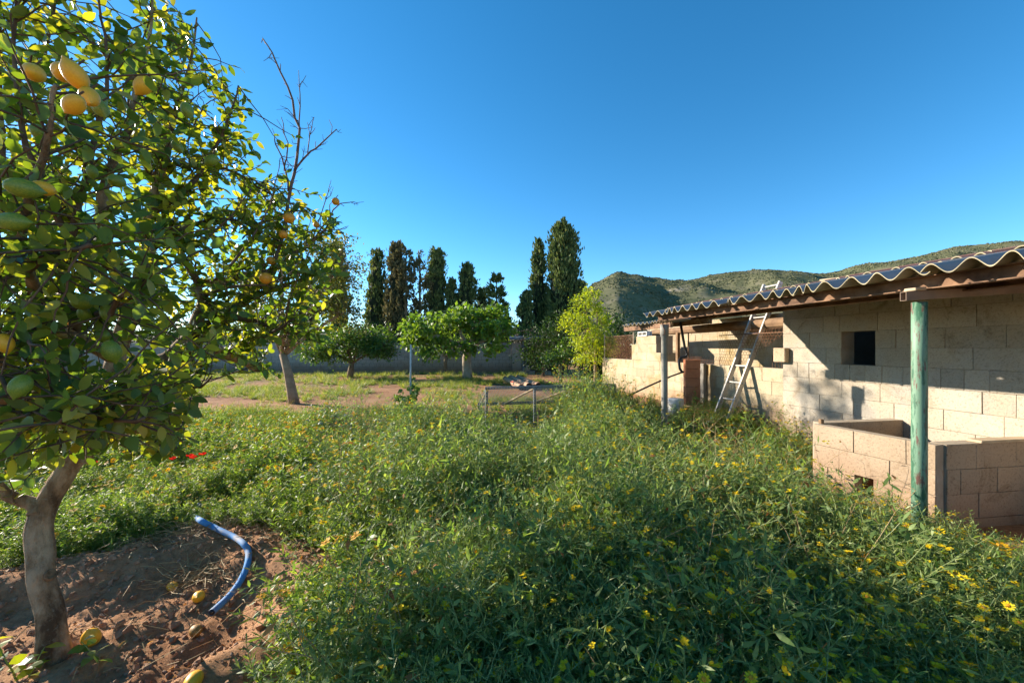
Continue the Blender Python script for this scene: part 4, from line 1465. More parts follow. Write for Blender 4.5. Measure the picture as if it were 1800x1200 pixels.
# ------------------------------------------------------------------ the lemon tree at the left
lem = empty('lemon_tree', (TREE.x, TREE.y, 0))
tag(lem, 'large lemon tree with spotted trunk and fruit filling the left foreground', 'lemon tree')
BR = [  # pixel x, y, depth, radius in metres; leafiness
    (0, [(88, 1210, 1.86, .082), (90, 1175, 1.87, .064), (92, 1140, 1.88, .053), (84, 1060, 1.90, .049), (70, 970, 1.92, .048), (72, 900, 1.95, .051), (112, 830, 2.00, .046), (160, 760, 2.06, .044),
         (192, 690, 2.10, .042), (200, 630, 2.15, .041), (228, 560, 2.2, .039), (258, 500, 2.25, .037)]),
    (.3, [(66, 905, 1.93, .032), (18, 872, 1.9, .026), (-40, 820, 1.85, .025), (-120, 720, 1.8, .023), (-200, 560, 1.8, .026), (-260, 380, 1.8, .016)]),
    (.5, [(160, 775, 2.05, .035), (175, 785, 2.0, .026), (195, 768, 1.95, .016), (240, 760, 1.9, .013), (290, 758, 1.86, .011), (325, 752, 1.82, .008)]),
    (.45, [(196, 655, 2.14, .048), (255, 650, 2.2, .042), (310, 622, 2.3, .038), (345, 580, 2.4, .034), (362, 530, 2.5, .030), (345, 498, 2.5, .024), (380, 492, 2.55, .022), (440, 484, 2.62, .018), (500, 462, 2.7, .014), (550, 425, 2.75, .009), (588, 388, 2.8, .005)]),
    (.9, [(362, 530, 2.5, .026), (420, 560, 2.6, .02), (480, 575, 2.75, .014), (530, 590, 2.8, .009), (566, 580, 2.8, .005)]),
    (.5, [(330, 610, 2.35, .036), (390, 620, 2.6, .034), (430, 640, 2.75, .03), (462, 652, 2.85, .018)]),
    (.9, [(390, 620, 2.6, .016), (450, 600, 2.6, .012), (490, 575, 2.5, .008), (520, 560, 2.5, .005)]),
    (.8, [(258, 500, 2.25, .036), (256, 440, 2.28, .030), (262, 380, 2.3, .024), (285, 290, 2.32, .018), (310, 200, 2.33, .012), (338, 110, 2.35, .007), (345, 30, 2.3, .004)]),
    (.6, [(350, 505, 2.5, .022), (315, 440, 2.45, .018), (285, 370, 2.4, .014), (265, 320, 2.35, .012), (232, 220, 2.3, .009), (222, 120, 2.3, .006)]),
    (.8, [(262, 380, 2.3, .02), (330, 330, 2.4, .014), (380, 260, 2.45, .010), (408, 200, 2.45, .006), (420, 150, 2.45, .004)]),
    (.8, [(285, 290, 2.32, .014), (350, 290, 2.45, .01), (410, 300, 2.6, .008), (470, 340, 2.7, .006), (540, 370, 2.75, .004)]),
    (.9, [(200, 630, 2.15, .036), (130, 600, 1.8, .026), (70, 560, 1.5, .02), (40, 480, 1.3, .015), (30, 400, 1.2, .011), (60, 320, 1.15, .009), (90, 230, 1.12, .007), (100, 150, 1.1, .005)]),
    (1, [(130, 600, 1.8, .022), (110, 520, 1.65, .018), (125, 420, 1.55, .014), (150, 330, 1.5, .012), (165, 240, 1.5, .009), (190, 140, 1.5, .006), (180, 30, 1.5, .004)]),
    (1, [(125, 420, 1.55, .012), (80, 330, 1.45, .01), (40, 230, 1.4, .008), (20, 120, 1.4, .006), (30, -20, 1.4, .004)]),
    (1, [(228, 560, 2.2, .03), (190, 470, 2.0, .024), (175, 390, 1.9, .02), (200, 300, 1.85, .016), (230, 200, 1.9, .012), (255, 100, 1.95, .008), (270, 10, 2.0, .005), (260, -120, 2.0, .003)]),
    (1, [(190, 470, 2.0, .02), (110, 380, 2.1, .016), (60, 260, 2.2, .013), (70, 120, 2.2, .01), (100, 0, 2.2, .007), (110, -150, 2.2, .004)]),
    (1, [(70, 560, 1.5, .014), (20, 600, 1.25, .01), (-20, 620, 1.15, .007), (20, 700, 1.1, .004)]),
    (1, [(165, 760, 2.06, .022), (130, 740, 1.7, .014), (105, 740, 1.4, .010), (110, 735, 1.2, .006), (100, 745, 1.08, .004)]),
    (1, [(200, 690, 2.1, .02), (240, 700, 1.9, .013), (270, 710, 1.8, .009), (300, 700, 1.75, .005)]),
    (1.4, [(200, 690, 2.1, .016), (180, 722, 1.75, .011), (165, 738, 1.45, .008), (205, 742, 1.3, .006), (255, 735, 1.22, .004)]),
    (1.4, [(180, 722, 1.75, .010), (130, 720, 1.4, .008), (80, 715, 1.2, .006), (40, 730, 1.1, .004)]),
    (1.3, [(345, 580, 2.4, .016), (400, 545, 2.45, .012), (455, 520, 2.5, .009), (520, 500, 2.6, .006), (560, 470, 2.65, .004)]),
    (1.3, [(256, 440, 2.28, .016), (320, 400, 2.4, .012), (390, 380, 2.5, .009), (450, 400, 2.6, .006), (500, 430, 2.65, .004)]),
    (.9, [(310, 622, 2.3, .018), (330, 660, 2.2, .012), (345, 690, 2.1, .008), (372, 660, 2.05, .004)]),
    (.5, [(-40, 820, 1.85, .03), (-10, 760, 1.5, .02), (5, 700, 1.3, .014), (10, 640, 1.2, .01), (0, 520, 1.15, .008), (-10, 400, 1.1, .006)]),
    (1, [(-120, 720, 1.8, .026), (-60, 600, 1.9, .02), (-20, 450, 2.0, .016), (10, 300, 2.0, .012), (0, 150, 2.0, .008), (0, 0, 2.0, .005)]),
    (1, [(-200, 560, 1.8, .02), (-160, 400, 1.7, .016), (-120, 200, 1.7, .012), (-100, 0, 1.7, .008), (-80, -200, 1.8, .005)]),  # extra branch out of view, added for the shade it casts
    (1, [(110, 520, 1.65, .016), (170, 560, 1.4, .011), (200, 540, 1.3, .008), (240, 500, 1.25, .005)]),
    (1, [(40, 480, 1.3, .011), (100, 440, 1.15, .008), (160, 430, 1.1, .005)]),
]
DEAD = [
    [(480, 470, 2.66, .012), (497, 400, 2.66, .011), (508, 340, 2.66, .010), (520, 290, 2.66, .009), (526, 240, 2.65, .008), (518, 190, 2.65, .007), (502, 140, 2.64, .006), (482, 100, 2.63, .005), (463, 68, 2.62, .004)],
    [(516, 305, 2.66, .007), (540, 275, 2.66, .006), (560, 258, 2.66, .005), (593, 228, 2.66, .003)],
    [(526, 240, 2.65, .005), (526, 205, 2.65, .004), (526, 150, 2.64, .0025)],
    [(508, 335, 2.66, .006), (500, 290, 2.64, .005), (480, 240, 2.62, .003)],
    [(500, 300, 2.65, .005), (508, 268, 2.65, .004), (498, 215, 2.64, .0025)],
    [(540, 275, 2.66, .004), (543, 250, 2.66, .003), (548, 215, 2.66, .002)],
    [(490, 350, 2.66, .006), (455, 320, 2.62, .005), (420, 300, 2.58, .004), (375, 278, 2.55, .003)],
    [(550, 425, 2.75, .006), (575, 390, 2.76, .005), (590, 360, 2.76, .004), (625, 352, 2.76, .0025)],
    [(560, 410, 2.75, .004), (588, 402, 2.76, .003), (612, 420, 2.76, .002)],
    [(545, 430, 2.75, .004), (570, 360, 2.72, .003), (580, 330, 2.7, .002)],
    [(230, 140, 1.8, .006), (270, 128, 1.85, .005), (310, 130, 1.88, .004), (350, 126, 1.9, .0025)],
    [(265, 320, 2.35, .009), (290, 250, 2.3, .006), (330, 180, 2.25, .004), (356, 160, 2.2, .002)],
    [(330, 250, 2.4, .006), (350, 200, 2.4, .004), (362, 178, 2.4, .003), (385, 170, 2.4, .002)],
    [(60, 560, 1.35, .012), (40, 570, 1.25, .009), (45, 590, 1.2, .006), (65, 605, 1.15, .004)],
    [(370, 500, 2.5, .010), (430, 440, 2.5, .007), (470, 380, 2.5, .004), (490, 300, 2.5, .002)],
    [(320, 440, 2.45, .010), (390, 400, 2.4, .006), (440, 330, 2.4, .003)],
    [(360, 520, 2.5, .012), (420, 500, 2.4, .007), (480, 500, 2.35, .004), (520, 470, 2.3, .002)],
]
lr = random.Random(77)
lrs = np.random.RandomState(77)


def c_x(p):
    return 900 + F * p.x / p.y


def crown_ok(p):
    x_, y_ = c_x(p), HZ - F * (p.z - EYE) / p.y
    if x_ < 210 and y_ > 880: return False
    if 75 < x_ < 210 and y_ > 810: return False
    return not ((x_ > 345 and y_ > 660) or x_ > 605 or (x_ > 440 and y_ < 230) or (x_ > 360 and y_ < 105) or (x_ > 160 and y_ > 800))


def refine(pts):
    """smooth a chain of (Vector, r) once"""
    out = [pts[0]]
    for (p, r0), (q, r1) in zip(pts[:-1], pts[1:]):
        out.append((p.lerp(q, .3), r0 + (r1 - r0) * .3)); out.append((p.lerp(q, .7), r0 + (r1 - r0) * .7))
    out.append(pts[-1])
    return out


# trunk with a knot and flare
mb = MB()
LP, LD = [], []
first = True
twig = MB()
for leafy, pts in BR:
    ch = refine([(at(a_, b_, c_), r_) for a_, b_, c_, r_ in pts])
    target = mb if first else twig
    if not first:
        ch = [(p + Vector((lr.gauss(0, 1), lr.gauss(0, 1), lr.gauss(0, 1))) * min(.012, r_ * .5), r_) for p, r_ in ch]
    if ch[0][1] > .028:
        for _ in range(2 if first else 1):
            ch = refine(ch)
        mb.tube([p for p, _ in ch], [r_ for _, r_ in ch], 36 if first else 18)
    else:
        twig.tube([p for p, _ in ch], [r_ for _, r_ in ch], 8)
    first = False
    if leafy <= 0:
        continue
    n = len(ch)
    for i in range(1, n):
        p0, r0 = ch[i - 1]; p1, r1 = ch[i]
        if r1 > .03:
            continue
        seg = (p1 - p0).length
        cnt = max(1, int(seg * (42 if c_x(p1) < 230 else 54) * max(leafy, .7) + lr.random()))
        for _ in range(cnt):
            k = lr.random()
            q = p0.lerp(p1, k)
            dd = (p1 - p0).normalized() * .5 + Vector((lr.gauss(0, 1), lr.gauss(0, 1), lr.gauss(.25, .8))).normalized()
            dd.normalize()
            Lt = lr.uniform(.12, .36) * (1.15 if leafy > .7 else 1)
            tp = [q]
            nseg = 4
            for j in range(nseg):
                dd = (dd + Vector((lr.gauss(0, .22), lr.gauss(0, .22), lr.gauss(-.06, .2)))).normalized()
                tp.append(tp[-1] + dd * Lt / nseg)
            if not crown_ok(tp[-1]):
                continue
            twig.tube(tp, [.0038, .0034, .003, .0024, .0016], 4, cap=False)
            nl = int(Lt * 34) + 1
            side = dd.orthogonal().normalized()
            for j in range(nl):
                kk = (j + .6) / nl * nseg
                a = min(nseg - 1, int(kk))
                pt = tp[a].lerp(tp[a + 1], kk - a)
                ang_ = j * 2.4 + lr.random()
                rad_ = (Matrix.Rotation(ang_, 3, dd) @ side)
                LP.append(pt); LD.append(rad_ * .85 + dd * .6 + Vector((0, 0, lr.uniform(-.45, .15))))
mb.lathe(at(92, 1010, 1.83), (at(88, 1020, 1.6) - at(82, 1010, 1.9)), [(-.03, .026), (.0, .024), (.006, .019), (-.002, .012)], 12)
mb.lathe(at(150, 806, 1.99), at(160, 812, 1.7) - at(145, 800, 2.0), [(-.03, .028), (.0, .026), (.016, .022), (.012, .013)], 12)


def trunk_mat():
    m, nt, b = mat('lemon_bark')
    tc = node(nt, 'ShaderNodeTexCoord')
    mp = node(nt, 'ShaderNodeMapping')
    mp.inputs['Scale'].default_value = (1, 1, .45)
    nt.links.new(tc.outputs['Object'], mp.inputs['Vector'])
    c = ramp(nt, noise_out(nt, 9, 6, .65, vec=mp.outputs[0]), [(.38, (.10, .06, .032)), (.5, (.29, .19, .105)), (.61, (.47, .35, .22))])
    l_ = ramp(nt, noise_out(nt, 55, 3, .5), [(.56, (0, 0, 0)), (.72, (.55, .55, .55))])
    c = mixc(nt, l_, c, (.30, .26, .185))
    nt.links.new(c, b.inputs['Base Color'])
    b.inputs['Roughness'].default_value = .9
    b.inputs['Specular IOR Level'].default_value = .2
    bump(nt, b, noise_out(nt, 26, 7, .75, vec=mp.outputs[0]), 1.0, .03)
    return m


for i_, v0 in enumerate(mb.v):
    q = Vector(v0)
    if q.z < 2.4:      # lumps, vertical furrows and bark plates
        big_ = mnoise.noise_vector(q * 5.5) * .016
        fur = abs(mnoise.noise((q.x * 26, q.y * 26, q.z * 6.5))) - .25
        fine_ = mnoise.noise((q.x * 60, q.y * 60, q.z * 34))
        dirn = mnoise.noise_vector(q * 30).normalized()
        mb.v[i_] = tuple(q + big_ + dirn * (.007 * fur + .004 * fine_))
mb.build('trunk', trunk_mat(), lem, True)
for pts in DEAD:
    dead = MB()
    ch = refine([(at(a_, b_, c_), r_) for a_, b_, c_, r_ in pts])
    ch = [(p + Vector((lr.gauss(0, 1), lr.gauss(0, 1), lr.gauss(0, 1))) * .006, r_) for p, r_ in ch]
    dead.tube([p for p, _ in ch], [r_ for _, r_ in ch], 6)
    for i in range(1, len(ch)):
        p, r_ = ch[i]
        for _ in range(1 if lr.random() < .75 else 2):
            dv = ((ch[i][0] - ch[i - 1][0]).normalized() * .6 + Vector((lr.gauss(0, .6), lr.gauss(0, .6), lr.gauss(.2, .6)))).normalized()
            l0 = lr.uniform(.025, .11)
            m1 = p + dv * l0 * .5 + Vector((lr.gauss(0, .008), lr.gauss(0, .008), lr.gauss(0, .008)))
            e1_ = p + dv * l0
            dead.tube([p, m1, e1_], [.0026, .0021, .0013], 4, cap=False)
            if lr.random() < .5:
                dead.tube([m1, m1 + (dv + Vector((lr.gauss(0, .8), 0, lr.gauss(0, .8)))) * l0 * .4], [.002, .001], 3, cap=False)
    dead.build('dead_branch', M['deadwood'], lem, True)
twig.build('branches', M['twig'], lem, True)

FRUIT = ((132, 132, .97, .058, 'y', .3, .5), (157, 170, .98, .050, 'y', 2.6, .5), (130, 184, .92, .048, 'y', 2.2, -.6), (112, 128, 1.05, .06, 'y', 1.2, .3), (60, 128, 1.15, .06, 'y', 1.0, .8),
                                    (252, 150, 1.4, .064, 'y', 2.6, .3), (76, 331, 1.1, .048, 'y', 1.5, 1.2), (8, 603, 1.15, .05, 'y', 3.0, .1), (168, 178, 1.08, .056, 'g', 2.8, .2), (176, 190, 1.05, .045, 'g', 2.8, .4),
                                    (41, 331, 1.05, .062, 'g', 1.5, 1.1), (22, 390, 1.05, .06, 'g', 1.5, .9), (191, 549, 1.35, .058, 'g', 2.8, .2), (145, 530, 1.3, .066, 'g', 1.5, 1.4), (196, 617, 1.3, .064, 'g', 3.0, .2), (148, 552, 1.35, .045, 'g', 2.8, .5),
                                    (36, 678, 1.1, .058, 'g', 2.9, .3), (329, 194, 1.7, .052, 'g', 2.9, .2), (181, 590, 1.4, .055, 'g', 1.6, 1.2), (205, 318, 1.4, .055, 'g', 1.9, .8), (162, 302, 1.4, .04, 'g', 3, 0), (76, 236, 1.2, .055, 'g', 2.2, .6), (312, 258, 2.0, .05, 'g', 2.6, .3), (372, 282, 2.2, .06, 'g', 2.4, .4),
                                    (508, 383, 2.45, .070, 'o', 0, 0), (498, 412, 2.5, .056, 'o', 1, 0), (467, 489, 2.35, .074, 'o', 2, 1), (476, 458, 2.6, .06, 'o', 0, 1), (590, 354, 2.7, .055, 'o', 0, 2), (556, 395, 2.7, .045, 'o', 1, 2), (118, 570, 2.2, .06, 'o', 0, 0))
FRUIT_SPOTS = [(f_[0], f_[1], f_[2], f_[3]) for f_ in FRUIT]
# leaves: the 300 that show largest are parts of their own, the rest one mass
LP = np.array([p[:] for p in LP]); LD = np.array([d[:] for d in LD])
n = len(LP)
Bm = frames(LD, lrs, (0, 0, .75))
Ln = lrs.uniform(.042, .080, n)
Wd = Ln * lrs.uniform(.46, .60, n)
kn = np.where(LP[:, 1] < 1.55, .82, 1.0)
Ln = Ln * kn; Wd = Wd * kn
Sm = np.stack([Wd, Ln, Wd * lrs.uniform(.3, 1.6, n)], 1)
pxs = 900 + F * LP[:, 0] / LP[:, 1]
pys = HZ - F * (LP[:, 2] - EYE) / LP[:, 1]
ok = (LP[:, 1] > .75)
inside = (pxs > -30) & (pxs < 1000) & (pys > -30) & (pys < 1230)
# keep the bark, the bottom right and the sky gaps as open as the photograph shows them
cut = ((pxs < 210) & (pys > 890)) | ((pxs > 75) & (pxs < 210) & (pys > 815)) | ((pxs < -60) & (lrs.random_sample(n) < .5)) | ((pys < -80) & (lrs.random_sample(n) < .7)) | ((LP[:, 1] > 1.8) & (pxs < 230) & (lrs.random_sample(n) < .5))  # random terms thin unseen and rear leaves so more sun reaches the foreground
clear = ((pxs > 345) & (pys > 660)) | ((pxs > 600)) | ((pxs > 440) & (pys < 235)) | ((pxs > 360) & (pys < 110)) | ((pxs > 160) & (pys > 800))
ok &= ~cut & ~clear
for fx, fy, fY, fd_ in FRUIT_SPOTS:
    rp = F * fd_ * .62 / fY
    hit = ((pxs - fx) ** 2 + (pys - 8 - fy) ** 2 < (rp + 14) ** 2) & (LP[:, 1] < fY + .02)
    ok &= ~(hit & (lrs.random_sample(n) < .92))
score = np.where(ok & inside, Ln * Wd / LP[:, 1] ** 2, 0)
order = np.argsort(-score)
bigset = order[:300]
isbig = np.zeros(n, bool); isbig[bigset] = True
leaf_meshes = []
for k in range(6):
    cv = lrs.uniform(.6, 1.7); tw = lrs.uniform(-.25, .25)
    vv = []
    for (x, y, z) in LEAF_V:
        z2 = z * cv + .05 * math.sin(y * 9 + k) * abs(x)
        vv.append((x + tw * y * y * .3, y, z2 - .12 * y * y * cv))
    loops = [i for f_ in LEAF_F for i in f_]
    leaf_meshes.append(np_mesh('leaf', vv, loops, [len(f_) for f_ in LEAF_F], M['lemon_leaf'], smooth_=True))
inv = parent_world(lem).inverted()
for q in bigset:
    o = bpy.data.objects.new('leaf', leaf_meshes[q % 6])
    COL.objects.link(o)
    o.parent = lem
    Mx = Matrix(((Bm[q, 0, 0] * Sm[q, 0], Bm[q, 1, 0] * Sm[q, 1], Bm[q, 2, 0] * Sm[q, 2], LP[q, 0]),
                 (Bm[q, 0, 1] * Sm[q, 0], Bm[q, 1, 1] * Sm[q, 1], Bm[q, 2, 1] * Sm[q, 2], LP[q, 1]),
                 (Bm[q, 0, 2] * Sm[q, 0], Bm[q, 1, 2] * Sm[q, 1], Bm[q, 2, 2] * Sm[q, 2], LP[q, 2]), (0, 0, 0, 1)))
    o.matrix_parent_inverse = inv
    o.matrix_basis = Mx
rest = ok & ~isbig
v_, l_, c_ = scatter(LEAF_V, LEAF_F, Bm[rest], LP[rest], Sm[rest])
fo = link('foliage', np_mesh('foliage', v_, l_, c_, M['lemon_leaf'], smooth_=True), lem)
fo['kind'] = 'stuff'


# fruit
def fruit_mesh(kind, material):
    mb_ = MB()
    prof = []
    for i in range(13):
        a = math.pi * i / 12
        if kind == 'lemon':
            h = -math.cos(a) * .62; r_ = math.sin(a) * .5 + (.06 if i in (1,) else 0)
            if i == 12: h, r_ = .77, .03
            if i == 11: h, r_ = .69, .085
            if i == 10: h, r_ = .58, .20
        else:
            h = -math.cos(a) * .5; r_ = math.sin(a) * .51
        prof.append((h, r_))
    mb_.lathe((0, 0, 0), (0, 0, 1), prof, 18)
    return mb_.mesh(kind, material, True)


FM = {'y': fruit_mesh('lemon', M['lemon_yellow']), 'g': fruit_mesh('lemon', M['lemon_green']), 'o': fruit_mesh('orange', M['orange_fruit']), 'r': fruit_mesh('lemon', M['rotten'])}
for (px, py, Y, dia, k, tx, ty) in FRUIT:
    o = bpy.data.objects.new('lemon' if k != 'o' else 'round_fruit', FM[k])
    COL.objects.link(o)
    o.parent = lem
    o.matrix_parent_inverse = inv
    p = at(px, py, Y)
    dia *= 1 - .20 * smooth(450, 150, px) if False else (.80 if px < 260 else .9)
    o.matrix_basis = Matrix.LocRotScale(p, Euler((tx, ty, px * .37)), Vector((dia, dia, dia * (1.0 if k == 'o' else 1.12))))
    # stalk
    mb_ = MB()
    mb_.tube([p + Vector((0, 0, dia * .45)), p + Vector((.004, .004, dia * .62)), p + Vector((.012, .01, dia * .95))], .0022, 4)
    mb_.build('stalk', M['twig'], lem)

# ------------------------------------------------------------------ things on the bare earth
for (px, py, Y, dia, k, rx_, rz_, lab) in ((303, 1030, 2.36, .052, 'y', 1.5, 1.2, 'yellow lemon on the soil left of its larger neighbour near the blue hose'),
                                            (349, 1048, 2.24, .062, 'y', 1.2, .5, 'largest yellow lemon lying on the earth beside the hose end'),
                                            (344, 1109, 1.98, .056, 'r', 1.4, .9, 'rotting brown lemon in the dug hollow below the hose'),
                                            (605, 1035, 2.35, .050, 'y', 1.5, 2.2, 'lone yellow lemon at the edge of the weeds'),
                                            (160, 1123, 1.92, .074, 'y', .4, .3, 'yellow lemon at the foot of the trunk behind seedling leaves'),
                                            (340, 1197, 1.68, .062, 'y', 1.5, .2, 'yellow lemon half cut off at the lower picture edge')):
    p = at(px, py, Y)
    # rest it on the earth along the same line of sight
    best = None
    for j in range(200):
        Yt = 1.3 + j * .01
        q = at(px, py, Yt)
        if q.z - dia * .42 <= zg(q.x, q.y):
            best = q
            break
    p = best or p
    o = bpy.data.objects.new('fallen_lemon', FM[k])
    COL.objects.link(o)
    p.z = zg(p.x, p.y) + dia * .42
    o.location = p
    o.rotation_euler = (rx_, 0, rz_)
    o.scale = (dia, dia, dia * 1.12)
    tag(o, lab, 'lemon', 'lemons fallen on the bare earth')


def on_ground(px, py, lift=0.0):
    for j in range(900):
        Yt = 1.2 + j * .01
        q = at(px, py, Yt)
        if q.z - lift <= zg(q.x, q.y):
            return q
    return at(px, py, 3)


hp_ = [(352, 884, .16), (346, 896, .12), (342, 905, .08), (352, 914, .055), (372, 924, .045), (392, 934, .045), (413, 944, .04), (428, 955, .04), (436, 968, .04), (436, 986, .04), (428, 1010, .04), (415, 1032, .04), (398, 1052, .04), (372, 1076, .045)]
hpts = [on_ground(a_, b_, c_) for a_, b_, c_ in hp_]
mb = MB()
dense = []
for i in range(len(hpts) - 1):
    p0 = hpts[max(0, i - 1)]; p1 = hpts[i]; p2 = hpts[i + 1]; p3 = hpts[min(len(hpts) - 1, i + 2)]
    for j in range(14):
        t = j / 14
        dense.append(0.5 * ((2 * p1) + (p2 - p0) * t + (2 * p0 - 5 * p1 + 4 * p2 - p3) * t * t + (3 * p1 - p0 - 3 * p2 + p3) * t ** 3))
dense.append(hpts[-1])
hose_r = [.0175 + (.0018 if i % 2 else 0) for i in range(len(dense))]
mb.tube(dense, hose_r, 14, cap=False)
e_ = dense[-1]
mb.tube([dense[-1], dense[-4]], .0135, 12, mi=1)
m, nt, b = mat('blue_hose')
f1 = ramp(nt, noise_out(nt, 9, 5, .65), [(.44, (0, 0, 0)), (.62, (.8, .8, .8))])
c = mixc(nt, f1, (.05, .235, .52), (.27, .22, .17))
nt.links.new(c, b.inputs['Base Color']); b.inputs['Roughness'].default_value = .8
o = mb.build('hose', [m, M['black_plastic']], None, True)
tag(o, 'blue corrugated hose lying in a bend over the soil ridge', 'hose')

# clods and pebbles
T, S = [], []
r_ = random.Random(15)
while len(T) < 6000:
    x, y = r_.uniform(-3.4, -.3), r_.uniform(.9, 3.4)
    h, rr_, rim = basin(x, y)
    if rr_ > rim + .35:
        continue
    s_ = abs(r_.gauss(0, 1)) ** 1.8 * .0045 + .002
    if s_ > .022: continue
    T.append((x, y, zg(x, y) + s_ * .25)); S.append((s_ * r_.uniform(.8, 1.6), s_, s_ * r_.uniform(.55, .9)))
T, S = np.array(T), np.array(S)
B = frames(nrs.normal(size=(len(T), 3)), nrs)
v_, l_, c_ = scatter(ICO_V, ICO_F, B, T, S)
v_ += nrs.normal(size=v_.shape) * .24 * np.repeat(S[:, :1], len(ICO_V), 0)
o = link('soil_clods', np_mesh('soil_clods', v_, l_, c_, M['clod']))
tag(o, 'crumbled clods of reddish soil under the lemon tree', 'soil', kind='stuff')
T, S = [], []
while len(T) < 130:
    x, y = r_.uniform(-3.2, -.4), r_.uniform(1.2, 3.2)
    h, rr_, rim = basin(x, y)
    if rr_ > rim + .25: continue
    s_ = r_.uniform(.004, .014)
    T.append((x, y, zg(x, y) + s_ * .3)); S.append((s_ * 1.4, s_, s_ * .7))
T, S = np.array(T), np.array(S)
B = frames(nrs.normal(size=(len(T), 3)), nrs)
v_, l_, c_ = scatter(ICO_V, ICO_F, B, T, S)
v_ += nrs.normal(size=v_.shape) * .12 * np.repeat(S[:, :1], len(ICO_V), 0)
o = link('pebbles', np_mesh('pebbles', v_, l_, c_, M['stone'], smooth_=False))
tag(o, 'small grey brown pebbles in the dug soil', 'pebbles', kind='stuff')

# dry straw
mb = MB()
heaps = [(at(320, 935, 2.95), .26, 480), (at(345, 1000, 2.5), .10, 160), (at(250, 955, 2.9), .22, 200), (at(500, 950, 2.85), .22, 60), (at(580, 1030, 2.35), .16, 50), (at(610, 1120, 1.95), .12, 50), (at(440, 1060, 2.2), .4, 40), (at(300, 1080, 2.1), .45, 50), (at(640, 1180, 1.7), .15, 30)]
for c0, sp, cnt in heaps:
    for _ in range(cnt):
        x, y = c0.x + r_.gauss(0, sp), c0.y + r_.gauss(0, sp * .55)
        a = r_.uniform(0, 6.28); L = r_.uniform(.04, .17) * (1.6 if r_.random() < .12 else 1)
        el = abs(r_.gauss(0, .22))
        p = Vector((x, y, zg(x, y) + r_.uniform(.004, .03)))
        dv = Vector((math.cos(a), math.sin(a), el)) * L
        bend = Vector((r_.gauss(0, .15), r_.gauss(0, .15), r_.uniform(0, .2))) * L
        e = p + dv
        e.z = max(e.z, zg(e.x, e.y) + .004)
        mb.tube([p, p + dv * .5 + bend, e], [.0022, .0019, .0011], 3, cap=False)
o = mb.build('dry_straw', M['straw'])
tag(o, 'bleached dry straw strewn over the soil ridge', 'straw', kind='stuff')

# leaf litter on the bare soil
T = []
r_ = random.Random(66)
while len(T) < 170:
    x, y = r_.uniform(-3.1, -.6), r_.uniform(1.2, 3.1)
    h, rr_, rim = basin(x, y)
    if rr_ > rim + .25: continue
    T.append((x, y, zg(x, y) + .008))
T = np.array(T)
D = nrs.normal(size=(len(T), 3)); D[:, 2] *= .25
B = frames(D, nrs, (0, 0, 1.2))
L_ = nrs.uniform(.018, .05, len(T))
v_, l_, c_ = scatter(LEAF_V, LEAF_F, B, T, np.stack([L_ * .5, L_, L_ * .9], 1))
o = link('fallen_leaves', np_mesh('fallen_leaves', v_, l_, c_, M['dry_leaf'], smooth_=True))
tag(o, 'dry brown leaves littering the soil under the lemon tree', 'leaves', kind='stuff')

# ------------------------------------------------------------------ weeds (ground cover)
protos = {}


def proto(coll, name, mb_, mats):
    o_ = bpy.data.objects.new(name, mb_.mesh(name, mats, False))
    coll.objects.link(o_)


def ribbon(mb_, pts, w, mi, up=Vector((0, 0, 1))):
    """thin curved blade"""
    n_ = len(pts)
    L_, R_ = [], []
    for i, p in enumerate(pts):
        d_ = (pts[min(n_ - 1, i + 1)] - pts[max(0, i - 1)]).normalized()
        s_ = d_.cross(up)
        s_ = s_.normalized() if s_.length > 1e-3 else Vector((1, 0, 0))
        wk = w * (1 - (i / (n_ - 1)) ** 2) * .5 + .0004
        L_.append(p - s_ * wk); R_.append(p + s_ * wk)
    mb_.raw(L_ + R_, [(i, i + 1, n_ + i + 1, n_ + i) for i in range(n_ - 1)], mi)


def spindle(mb_, p, d_, L_, w, mi):
    """slim pod: three sided, thickest in the middle, slightly bent"""
    d_ = d_.normalized()
    x = d_.orthogonal().normalized(); y = d_.cross(x)
    b0 = p
    m1 = p + d_ * L_ * .45 + Vector((0, 0, .06 * L_))
    e = p + d_ * L_ + Vector((0, 0, .22 * L_))
    ring = [m1 + (x * math.cos(a) + y * math.sin(a)) * w for a in (0, 2.09, 4.19)]
    mb_.raw([b0] + ring + [e], [(0, 2, 1), (0, 3, 2), (0, 1, 3), (4, 1, 2), (4, 2, 3), (4, 3, 1)], mi)


def wleaf(mb_, p, d_, L_, w, mi, r_):
    d_ = d_.normalized()
    nrm = Vector((r_.gauss(0, .5), r_.gauss(0, .5), 1))
    x = d_.cross(nrm).normalized(); z = x.cross(d_)
    P = [p + x * (vx * w) + d_ * (vy * L_) + z * (vz * w) for vx, vy, vz in ((0, 0, 0), (-.5, .4, .12), (.5, .4, .12), (-.36, .72, 0), (.36, .72, 0), (0, 1, -.25))]
    mb_.raw(P, [(0, 2, 1), (1, 2, 4, 3), (3, 4, 5)], mi)


def flower4(mb_, p, sz, mi, r_):
    a0 = r_.random() * 6
    for k in range(4):
        a = a0 + k * 1.571
        d_ = Vector((math.cos(a), math.sin(a), r_.uniform(.1, .5))).normalized()
        x = d_.cross(Vector((0, 0, 1))).normalized() * sz * .42
        mb_.poly([p, p + d_ * sz * .6 - x, p + d_ * sz, p + d_ * sz * .6 + x], mi)


